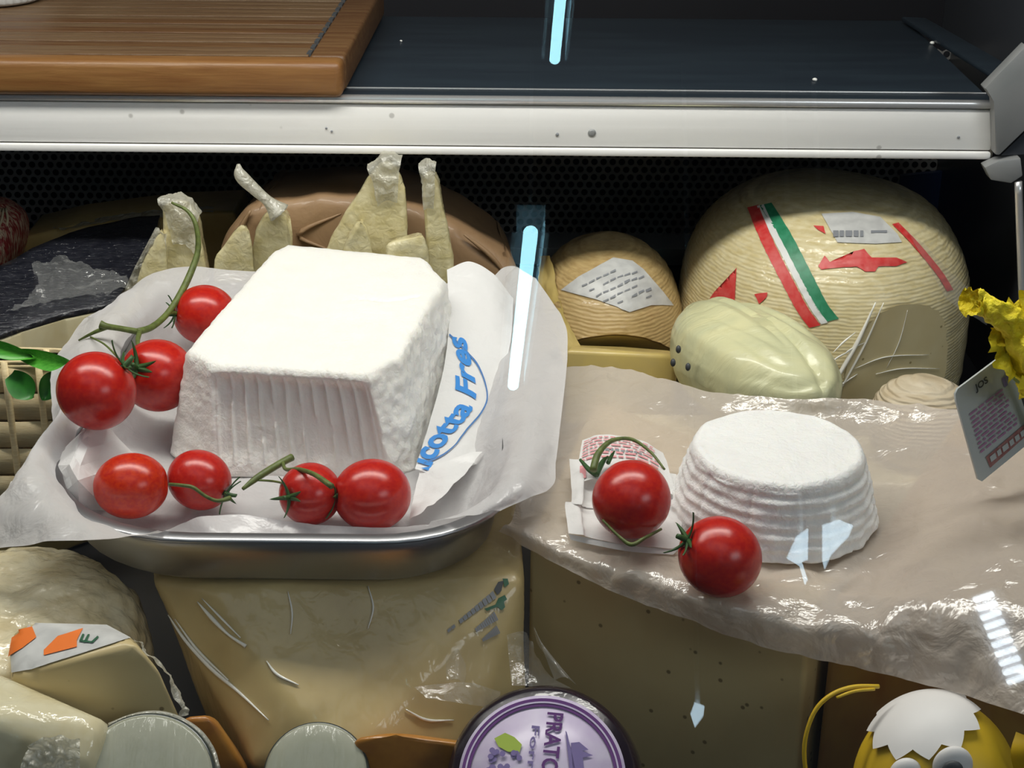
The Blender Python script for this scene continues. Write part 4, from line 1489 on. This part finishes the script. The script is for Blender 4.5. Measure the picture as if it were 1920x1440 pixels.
# folded wrapper under the tomato
fw = thing('folded_wrapper', PZ(1160, 950, 0.1435), 'folded white wrapper with pink print under the right hand tomato', 'wrapper')
Sheet([[PZ(u, v, z) for u, v, z in r] for r in (
    ((1068, 862, .150), (1095, 862, .152), (1100, 866, .148), (1180, 880, .149), (1268, 890, .147)),
    ((1072, 940, .148), (1092, 940, .151), (1100, 944, .147), (1180, 950, .148), (1275, 960, .146)),
    ((1060, 945, .1475), (1085, 948, .149), (1100, 955, .146), (1180, 975, .147), (1278, 985, .146)),
    ((1066, 1000, .1455), (1092, 1003, .147), (1105, 1008, .145), (1180, 1022, .145), (1272, 1030, .144)))], 0.0007, 60).mesh('folded_paper', 'paper', 40, 40, fw)
Sheet([[PZ(u, v, z) for u, v, z in r] for r in (
    ((1066, 1001, .145), (1105, 1009, .1445), (1180, 1023, .1445), (1272, 1031, .1435)),
    ((1070, 1012, .1425), (1105, 1020, .1422), (1180, 1034, .1422), (1262, 1040, .1420)))], 0.0, 60).mesh('paper_edge', 'paper', 20, 4, fw)
ps = Sheet([[PZ(u, v, z) for u, v, z in r] for r in (
    ((1092, 826, .152), (1130, 815, .158), (1190, 822, .158), (1244, 848, .152)),
    ((1086, 862, .151), (1130, 850, .156), (1190, 855, .156), (1255, 885, .150)),
    ((1084, 905, .150), (1130, 900, .154), (1190, 905, .154), (1268, 930, .149)))], 0.0009, 45)
ps.mesh('printed_paper', 'paper', 34, 24, fw)
pm = lambda a, b: ps.at(a, b, 0.0008)
strokes('pink_print', words(0.05, 0.95, 0.06, 0.62, 7, 0.07, 0.02, 0.4) + [(0.03, .70, .12, .95)], pm, 'pink', fw)
strokes('grey_print', words(0.3, 0.85, 0.40, 0.50, 1, 0.035, 0.02, 0.5), pm, 'inkl', fw)

T8 = tomato(1184, 936, 0.1475, 148, 1.0, (-0.62, 0.45, 0.45), 'round red tomato resting on the folded pink printed wrapper', spin=.3, calyx=False)
T9 = tomato(1350, 1044, 0.1405, 152, 1.05, (-0.85, -0.1, 0.52), 'red tomato in front of the round ricotta', spin=.2)
s4 = thing('tomato_stalk', PZ(1150, 850, 0.17), 'dark curved stalk arching over the tomato on the wrapper', 'stem')
tube('stalk', yv(((1088, 862, .745), (1104, 880, .735), (1118, 890, .73))), [.0008, .0014, .0016], 'calyx', s4)
tube('stalk', yv(((1112, 882, .722), (1122, 850, .732), (1148, 826, .742), (1185, 824, .746), (1220, 848, .740), (1246, 880, .728))), [.0020, .0018, .0012, .0010, .0008, .0006], 'stem', s4)
tube('sepal', yv(((1118, 890, .728), (1130, 866, .738), (1140, 856, .742))), [.0016, .0014, .0005], 'calyx', s4)
tube('sepal', yv(((1140, 868, .735), (1146, 856, .74), (1152, 846, .745))), [.0012, .001, .0004], 'calyx', s4)
s5 = thing('tomato_stalk', PZ(1190, 1015, 0.15), 'thin bent green stalk under the tomato on the wrapper', 'stem')
tube('stalk', yv(((1130, 975, .672), (1160, 1005, .664), (1184, 1021, .660), (1210, 1008, .664), (1240, 992, .672))), [.0006, .0008, .0011, .0009, .0006], 'stem', s5)

# price card and flower
yt = 0.70
cor = [PY(u, v, y) for u, v, y in ((1788, 735, .70), (1886, 662, .715), (1940, 822, .715), (1836, 907, .70))]
ptag = thing('price_card', cor[3], 'grey price card with small print at the right edge', 'card')
TS = Sheet([[cor[0], cor[1]], [cor[3], cor[2]]])
nn = (cor[1] - cor[0]).cross(cor[3] - cor[0]).normalized()
if nn.dot(CAM - cor[0]) < 0: nn = -nn
outl = []
for s, t in ((0.0, 0.10), (0.02, 0.03), (0.08, 0.0), (0.94, 0.0), (1.0, 0.05), (1.0, 0.95), (0.95, 1.0), (0.05, 1.0), (0.0, 0.95)):
    outl.append(TS.raw(s, t))
poly_extrude('card', outl, -nn * 0.0012, 'tag', ptag)
tm = lambda a, b: TS.raw(a, b) + nn * 0.0005
text_on('number', 'JOS', lambda a, b: tm(0.34 + 0.24 * a, 0.16 - 0.09 * b + 0.0), 'ink', ptag, 0.03)
strokes('mauve_print', words(0.14, 0.90, 0.28, 0.74, 10, 0.10, 0.03, 0.45), tm, 'mauve', ptag)
patch('banner', [(0.20, 0.80), (0.97, 0.78), (0.98, 0.90), (0.22, 0.93)], tm, 'banner', ptag, 0.3)
tm2 = lambda a, b: TS.raw(a, b) + nn * 0.0009
strokes('banner_print', words(0.25, 0.95, 0.80, 0.90, 1, 0.07, 0.03, 0.6, 0), tm2, 'tag', ptag)
strokes('emblem', [(0.80, 0.20, 0.86, 0.30), (0.88, 0.17, 0.94, 0.26)], tm, 'purpl2', ptag)

fw_ = PY(1930, 640, 0.70)
fo = thing('fabric_flower', PY(1925, 900, 0.70), 'ruffled bright yellow fabric flower above the price card', 'flower')
pts = ((1832, 560, .690, 17), (1868, 585, .685, 22), (1905, 612, .69, 30), (1940, 640, .70, 40))
for k in range(9):
    # ruffled petals fanning out from the flower's throat
    a0 = k / 9 * 2 * PI
    base = PY(1932, 640, 0.70)
    tip2 = Vector((math.cos(a0), math.sin(a0)))
    rows = []
    for t in (0, .35, .7, 1.0):
        row = []
        for s in (-1, -.5, 0, .5, 1):
            ww = 0.003 + 0.011 * t
            off = XR * (tip2.x * 0.021 * t - tip2.y * s * ww) + UP * (tip2.y * 0.021 * t + tip2.x * s * ww) - FW * (0.010 * t + 0.004 * abs(s) * t)
            row.append(base + off)
        rows.append(row)
    Sheet(rows, 0.0030, 90).mesh('petal', 'flower', 22, 18, fo)
rows = []
for t, (u, v, y, wd) in enumerate(pts):
    c = PY(u, v, y)
    h = wd / F * depth(c)
    row = []
    for q in range(9):
        a = 2 * PI * q / 8
        dirv = UP * math.cos(a) + (XR * 0.5 - FW * 0.85) * math.sin(a)
        row.append(c + dirv * h)
    rows.append(row)
tip = PY(1838, 566, .69)
Sheet(rows, 0.0022, 110).mesh('trumpet', 'flower', 60, 40, fo)
fr_ = []
for q in range(9):
    a = 2 * PI * q / 8
    dirv = UP * math.cos(a) + (XR * 0.4 - FW * 0.9) * math.sin(a)
    fr_.append((tip + dirv * 0.0075 - XR * 0.0050, tip + dirv * 0.0035, tip - XR * 0.001))
Sheet([[x[0] for x in fr_], [x[1] for x in fr_], [x[2] for x in fr_]], 0.0028, 140).mesh('frill', 'flower', 50, 14, fo)
Sheet([[PY(u, v, y) for u, v, y in r] for r in (((1878, 600, .69), (1920, 620, .685), (1960, 620, .69)), ((1888, 650, .685), (1920, 650, .675), (1960, 650, .68)), ((1900, 690, .69), (1925, 690, .68), (1960, 690, .69)), ((1914, 745, .70), (1928, 745, .695), (1950, 745, .70)))], 0.0026, 70).mesh('petal', 'flower', 30, 30, fo)
superell('green_sepal', PY(1918, 690, 0.693), (0.006, 0.005, 0.008), 'flowers', fo, 1, 20, 14)
tube('wire_stem', [PY(1925, 700, 0.705), PY(1932, 850, 0.715), PY(1932, 950, .72)], 0.0018, 'flowers', fo)

# ================================================================== FRONT ROW (below tray and paper)
zb2 = 0.0005
# right hand block
bl_top = 0.1345
fp = [None, PZ(1530, 1166, bl_top) + Vector((0, 0.010, 0))]
t = thing('cheese_block', (0.09, 0.70, 0), 'large beige block of cheese with small holes under the paper sheet', 'cheese')
fl0, fr0 = Vector((0.0095, 0.705, 0)), Vector((fp[1].x, fp[1].y, 0))
hull('body', [Vector((p.x, p.y, z)) for p in (fl0, fr0, Vector((0.195, 0.74, 0)), Vector((0.05, 0.87, 0))) for z in (zb2, bl_top)], 'block', t, 0.003, 3)
t = thing('brown_cheese', (0.22, 0.7, 0), 'dark amber cheese behind the yellow chick', 'cheese')
hull('body', [Vector((x, y, z)) for x, y in ((fr0.x + 0.012, fr0.y + 0.012), (0.30, 0.645), (0.30, 0.85), (0.262, 0.85)) for z in (zb2, 0.1340)], 'brownc', t, 0.004, 3)

# middle wedge under the tray, wrapped in film
t = thing('wrapped_cheese', (-0.1, 0.75, 0), 'big film wrapped cheese with a printed label under the steel tray', 'cheese')
zt4 = 0.1214
yl = 0.668
pts = [PY(u, v, y) for u, v, y in ((286, 1088, .690), (395, 1092, .672), (985, 1080, .690), (560, 1340, .628), (480, 1440, .622), (640, 1440, .615), (880, 1400, .640), (985, 1290, .672), (426, 1440, .66))]
pts = [Vector((p.x, p.y, min(p.z, zt4))) for p in pts]
pts += [Vector((x, y, z)) for x, y in ((-0.15, 0.93), (-0.002, 0.90)) for z in (zb2, zt4)] + [Vector((-0.19, .93, zt4))] + [Vector((-0.192, 0.74, zt4)), Vector((-0.14, 0.74, zb2)), Vector((-0.112, 0.66, zb2)), Vector((-0.02, 0.665, zb2)), Vector((0.004, 0.70, zb2)), Vector((0.005, 0.70, zt4))]
wb_ = hull('body', pts, 'wrapc', t, 0.0, 3, sub=5, amp=0.0012, freq=24, relax=3)
WRAP = t
bv = BVHTree.FromPolygons([v.co + wloc(wb_) for v in wb_.data.vertices], [list(p.vertices) for p in wb_.data.polygons])


mw = onb(bv, 0.0008)
# label print: three slanted rows of text and two emblems
vs, fs = [], []
for (u0, v0, u1, v1, h) in ((838, 1182, 925, 1108, 13), (886, 1182, 926, 1146, 16), (902, 1198, 930, 1172, 15)):
    n = 12
    for i in range(n):
        if random.random() < 0.12:
            continue
        a, b = i / n, (i + 0.86) / n
        hh = h * (0.35 + 0.65 * a)
        k = len(vs)
        vs += [mw(u0 + (u1 - u0) * a, v0 + (v1 - v0) * a), mw(u0 + (u1 - u0) * b, v0 + (v1 - v0) * b), mw(u0 + (u1 - u0) * b + hh * .5, v0 + (v1 - v0) * b + hh), mw(u0 + (u1 - u0) * a + hh * .5, v0 + (v1 - v0) * a + hh)]
        fs.append((k, k + 1, k + 2, k + 3))
mk('label_print', vs, fs, 'inkl', t, False)
patch('label_emblem', [(926, 1106), (934, 1092), (944, 1090), (940, 1108), (932, 1116)], mw, 'ink', t, 8)
patch('label_emblem', [(942, 1086), (952, 1086), (954, 1096), (946, 1102)], mw, 'greend', t, 8)
patch('label_emblem', [(908, 1142), (928, 1134), (934, 1122), (946, 1116), (950, 1124), (944, 1128), (946, 1138), (940, 1144), (932, 1138), (912, 1146)], mw, 'greend', t, 10)
fo1 = lambda rows, amp=0.0012, fq=60, n=(24, 24): Sheet([[PY(u, v, y) for u, v, y in r] for r in rows], amp, fq).mesh('film_fold', 'film', n[0], n[1], WRAP)
fo1((((835, 1240, .650), (858, 1215, .652), (872, 1245, .650)), ((838, 1275, .640), (858, 1275, .640), (870, 1290, .640))))
fo1((((776, 1288, .640), (870, 1280, .636), (940, 1296, .640)), ((800, 1310, .632), (870, 1320, .628), (930, 1330, .632))))
fo1((((950, 1190, .662), (985, 1185, .662), (1000, 1215, .652)), ((955, 1240, .652), (985, 1245, .652), (1030, 1265, .640)), ((960, 1285, .640), (1000, 1288, .640), (1070, 1290, .630))))
fo1((((1000, 1180, .645), (1010, 1210, .642), (1030, 1235, .636)), ((1004, 1182, .643), (1020, 1212, .638), (1060, 1262, .630)), ((1040, 1275, .626), (1060, 1270, .624), (1080, 1285, .622))), .0004)

for px, rr in ((((372, 1128), (400, 1160), (430, 1190), (462, 1212)), (.0003, .0011, .0007, .0010)), (((380, 1122), (415, 1158), (452, 1196)), (.0002, .0006, .0003)),
               (((318, 1152), (350, 1200), (400, 1255), (450, 1298), (505, 1350)), (.0003, .0010, .0012, .0008, .0003)), (((330, 1160), (372, 1218), (430, 1275)), (.0002, .0007, .0003)),
               (((540, 1110), (548, 1150), (545, 1190)), (.0002, .0005, .0002)), (((690, 1100), (700, 1140), (690, 1180)), (.0002, .0005, .0002)),
               (((500, 1240), (520, 1265), (560, 1285)), (.0003, .0008, .0003)), (((760, 1330), (800, 1350), (850, 1350)), (.0003, .0008, .0003))):
    tube('glint_ridge', [mw(u, v) for u, v in px], list(rr), 'glint', WRAP, 6, 6)  # white ridges paint the glints along the film folds

# orange pieces low down
t = thing('orange_cheese', (-0.16, 0.62, 0), 'orange cheese low between the two grey faced logs', 'cheese')
hull('body', [PY(u, v, .612) for u, v in ((340, 1345), (400, 1340), (460, 1440), (460, 1560), (330, 1560))] + [PY(u, v, .632) for u, v in ((345, 1345), (400, 1340), (470, 1440), (470, 1540), (340, 1540))], 'orange', t, 0.004)
t = thing('amber_cheese', (-0.06, 0.62, 0), 'dark amber cheese low beside the purple labelled wheel', 'cheese')
hull('body', [PY(u, v, .600) for u, v in ((660, 1385), (740, 1372), (890, 1395), (890, 1560), (660, 1560))] + [PY(u, v, .63) for u, v in ((670, 1385), (880, 1390), (880, 1510), (670, 1510))], 'orange', t, 0.004)

# rough wheel lower left
rc3 = Vector((-0.2545, 0.672, 0.0595))
t = thing('rough_cheese', (rc3.x, rc3.y, 0), 'rough lumpy film wrapped wheel at the lower left under the paper', 'cheese')
superell('body', rc3, (0.074, 0.074, 0.0585), 'rough', t, 0.55, 200, 130, lambda q: q * (1 + 0.035 * noise.noise(q * 38) + 0.022 * noise.noise(q * 95) + 0.012 * noise.noise(q * 210)))

# labelled wedge
t = thing('labelled_wedge', PY(180, 1440, .61), 'cut cheese wedge with orange and green label at lower left', 'cheese')
t.location.z = 0
f = [PY(u, v, y) for u, v, y in ((22, 1266, .598), (60, 1262, .592), (252, 1204, .598), (302, 1262, .598), (342, 1352, .598), (342, 1560, .598), (25, 1560, .598))]
g = [PY(u, v, y) for u, v, y in ((18, 1192, .625), (48, 1166, .632), (205, 1170, .632), (250, 1198, .615))]
low = [Vector((p.x, 0.632, zb2)) for p in (f[0], f[4])]
wv_ = hull('body', f + g + low, 'block', t, 0.0025, 3, sub=1)
bv2 = BVHTree.FromPolygons([v.co + wloc(wv_) for v in wv_.data.vertices], [list(p.vertices) for p in wv_.data.polygons])
m2 = onb(bv2, 0.0007)
patch('label', [(20, 1196), (48, 1170), (200, 1174), (244, 1198), (150, 1228), (60, 1256), (24, 1262)], m2, 'label', t, 14)
m3 = onb(bv2, 0.0012)
patch('orange_print', [(28, 1186), (62, 1178), (70, 1198), (44, 1218), (20, 1232)], m3, 'orangep', t, 12)
patch('orange_print', [(84, 1222), (110, 1196), (156, 1182), (146, 1204), (146, 1216), (84, 1232)], m3, 'orangep', t, 12)
for px in (((150, 1206), (156, 1192), (160, 1193), (155, 1207)), ((158, 1208), (166, 1193), (170, 1193), (164, 1208)), ((172, 1207), (184, 1196), (187, 1198), (176, 1209)), ((152, 1203), (176, 1206), (175, 1209), (151, 1206))):
    patch('green_print', list(px), m3, 'greend', t, 12)
Sheet([[PY(u, v, y) for u, v, y in r] for r in (((250, 1196, .612), (270, 1215, .610)), ((300, 1255, .602), (312, 1262, .606)), ((330, 1310, .597), (346, 1320, .602)), ((340, 1345, .596), (352, 1340, .60)))], 0.002, 120).mesh('wrap_film', 'filmw', 10, 40, t)

# pale wedge in the corner
t = thing('corner_wedge', PY(80, 1440, .58), 'pale film wrapped wedge in the lower left corner', 'cheese')
t.location.z = 0
f = [PY(u, v, y) for u, v, y in ((-90, 1245, .60), (0, 1264, .592), (198, 1352, .570), (170, 1440, .556), (160, 1560, .556), (-90, 1560, .556), (-90, 1330, .562))]
hull('body', f + [Vector((p.x, p.y + 0.012, p.z * .9)) for p in f[:3]] + [Vector((f[0].x, .588, 0)), Vector((f[4].x, .588, 0)), Vector((f[4].x, f[4].y, 0)), Vector((f[5].x, f[5].y, 0))], 'cheesep', t, 0.004, 3, sub=1)
fo2 = Sheet([[PY(u, v, y) for u, v, y in r] for r in (((50, 1400, .552), (90, 1380, .553), (150, 1385, .555)), ((40, 1440, .548), (95, 1440, .549), (150, 1440, .552)), ((40, 1490, .546), (95, 1490, .546), (150, 1490, .55)))], 0.003, 150)
fo2.mesh('film_bunch', 'filmw', 40, 40, t)

# two logs with grey faces
def log(u, v, y, rpx, tilt, label, squash=1.0):
    c = PY(u, v, y)
    r = rpx / F * depth(c)
    root = thing('cheese_log', c, label, 'cheese', 'grey faced cheese logs')
    n = Vector(tilt).normalized()
    mt = Matrix.Translation(c) @ frame(n)
    lathe('rind', [(r * .96, -0.05), (r, -0.048), (r, -0.003), (r * 0.985, -0.0008), (r * 0.955, 0.0)], 'logr', root, 64, mt)
    lathe('face', [(r * 0.95, -0.002), (r * 0.95, 0.0004), (r * .90, 0.0012), (r * .5, 0.002), (r * .1, 0.0022)], 'logf', root, 64, mt)
    return root, mt, r


lg, mt, r = log(268, 1470, 0.556, 138, (0.02, -0.62, 0.78), 'larger grey faced round log at the bottom left')
vs = [mt @ Vector((r * 1.01 * math.cos(a), r * 1.01 * math.sin(a), -0.004 + 0.003 * noise.noise(Vector((a * 5, 1, 1))))) for a in [0.2 + 0.04 * i for i in range(50)]]
tube('film_edge', vs[::7], 0.0012, 'filmw', lg, 6, 4)
log(592, 1452, 0.592, 101, (0.0, -0.66, 0.75), 'smaller grey faced round log right of the larger one')

# dark wheel with purple label
pc = PY(1016, 1462, 0.574)
PN = Vector((-0.10, -0.66, 0.74)).normalized()
t = thing('round_labelled_cheese', pc, 'small dark cheese wheel with a lilac and purple round label', 'cheese')
mt = Matrix.Translation(pc) @ frame(PN)
k_ = depth(pc) / F
rl = 158 * k_
lathe('rind', [(0.001, -0.045), (0.172 * k_ * 1000, -0.045), (0.186 * k_ * 1000, -0.038), (0.190 * k_ * 1000, -0.018), (0.184 * k_ * 1000, -0.006), (0.168 * k_ * 1000, -0.0005), (0.001, 0.0)], 'darkr', t, 96, mt,
      lambda p, a, i: Vector((p.x * (1 + .012 * noise.noise(Vector((math.cos(a) * 3, math.sin(a) * 3, i)))), p.y * (1 + .012 * noise.noise(Vector((math.cos(a) * 3, math.sin(a) * 3, i)))), p.z)))
lb = thing('label_disc_root', pc, 'x', 'x')
bpy.data.objects.remove(lb)
lathe('label', [(0.001, 0.0004), (rl, 0.0004), (rl, 0.0008), (0.001, 0.0010)], 'lilac', t, 96, mt)


def ringm(name, r0, r1, z, m_):
    n = 96
    vs, fs = [], []
    for i in range(n):
        a = 2 * PI * i / n
        vs += [mt @ Vector((r0 * math.cos(a), r0 * math.sin(a), z)), mt @ Vector((r1 * math.cos(a), r1 * math.sin(a), z))]
    for i in range(n):
        j = (i + 1) % n
        fs.append((2 * i, 2 * j, 2 * j + 1, 2 * i + 1))
    return mk(name, vs, fs, m_, t, False)


ringm('label_ring', rl * .865, rl * .965, 0.0013, 'purple')
ringm('label_ring_light', rl * .905, rl * .925, 0.0016, 'lilac')
# label plane coordinates: 1 = label radius, x right, y up as seen
lm = lambda x, y, z=0.0016: mt @ Vector((x * rl, y * rl, z))
text_on('brand_lettering', 'PRATOMAGNO', lambda a, b: lm(-0.02 + 0.20 * b, 0.80 - 1.60 * a), 'purple', t, 0.02)
text_on('small_lettering', 'Formaggio', lambda a, b: lm(-0.22 + 0.13 * b, 0.62 - 1.25 * a), 'purpl2', t, 0.01)
patch('leaf_print', [(-0.62, 0.42), (-0.50, 0.50), (-0.38, 0.46), (-0.28, 0.38), (-0.30, 0.28), (-0.44, 0.28), (-0.56, 0.33)], lambda a, b: lm(a, b), 'lime', t, 0.2)
vs, fs = [], []
for i in range(26):
    gx, gy = -0.47 + 0.18 * random.uniform(-1, 1), 0.10 + 0.18 * random.uniform(-1, 1)
    k = len(vs)
    vs += [lm(gx + 0.036 * math.cos(2 * PI * q / 8), gy + 0.036 * math.sin(2 * PI * q / 8), 0.0014 + 0.00003 * i) for q in range(8)]
    fs.append(tuple(range(k, k + 8)))
mk('grape_print', vs, fs, 'purpl2', t, False)
for px in (((0.22, 0.60), (0.24, 0.58), (0.34, 0.30), (0.40, 0.10), (0.42, -0.2), (0.36, -0.2), (0.33, 0.10), (0.28, 0.32)),
           ((0.30, 0.46), (0.40, 0.48), (0.52, 0.40), (0.44, 0.38), (0.58, 0.34), (0.46, 0.30), (0.50, 0.12), (0.36, 0.12)),
           ((0.44, 0.16), (0.62, 0.17), (0.63, 0.08), (0.84, 0.07), (0.84, 0.01), (0.63, 0.0), (0.62, -0.06), (0.46, -0.06))):
    patch('tower_print', list(px), lambda a, b: lm(a, b), 'purpl2', t, 0.2)

# yellow chick with egg shell hat
cc = PY(1752, 1480, 0.578)
ck = thing('toy_chick', cc, 'yellow toy chick with a white eggshell cap at the lower right', 'toy')
kc = depth(cc) / F
CE = (152 * kc, 0.036, 182 * kc)
superell('body', cc, CE, 'chick', ck, 1, 56, 40)


def cap_shell():
    hit = on_ell(cc, CE, 1, 0.0)(1728, 1332) - cc
    axd = Vector((hit.x / CE[0], hit.y / CE[1], hit.z / CE[2])).normalized()
    fm = frame(axd).to_3x3()
    vs, fs = [], []
    n, mr = 88, 14
    for j in range(mr + 1):
        for k in range(n):
            a = 2 * PI * k / n
            zig = 0.12 * abs(((a * 11 / (2 * PI)) % 1) - 0.5) * 2
            ph = 0.02 + (0.56 + zig) * j / mr
            d = fm @ Vector((math.sin(ph) * math.cos(a), math.sin(ph) * math.sin(a), math.cos(ph)))
            g = 1.035 + 0.05 * math.cos(ph)
            vs.append(cc + Vector((d.x * CE[0], d.y * CE[1], d.z * CE[2])) * g)
    for j in range(mr):
        for k in range(n):
            fs.append((j * n + k, (j + 1) * n + k, (j + 1) * n + (k + 1) % n, j * n + (k + 1) % n))
    fs.append(tuple(range(n)))
    return mk('eggshell_cap', vs, fs, 'shell', ck)


cap_shell()
eb = on_ell(cc, CE, 1, 0.0)
for u, v, r in ((1786, 1436, 36), (1698, 1452, 30)):
    p = eb(u, v)
    n = (CAM - p).normalized()
    e_ = superell('eye', p, (r * kc, 0.004, r * kc * 1.15), 'shell', ck, 1, 28, 20)
    q = p + n * 0.0042 + UP * (-8 * kc)
    pu = superell('pupil', q, (19 * kc, 0.002, 20 * kc), 'ink', e_, 1, 20, 14)
Sheet([[PY(u, v, y) for u, v, y in r] for r in (((1905, 1372, .565), (1925, 1380, .56)), ((1895, 1410, .56), (1930, 1410, .555)), ((1902, 1450, .56), (1930, 1450, .556)))]).mesh('wing', 'chick', 8, 10, ck)
tube('yellow_loop', yv(((1648, 1287, .59), (1600, 1288, .588), (1560, 1302, .585), (1530, 1330, .583), (1512, 1375, .58), (1508, 1420, .578), (1515, 1470, .576))), 0.0010, 'chick', ck, 6, 5)
tube('yellow_loop', yv(((1640, 1292, .588), (1602, 1296, .586), (1568, 1308, .584))), 0.0007, 'chick', ck, 6, 5)
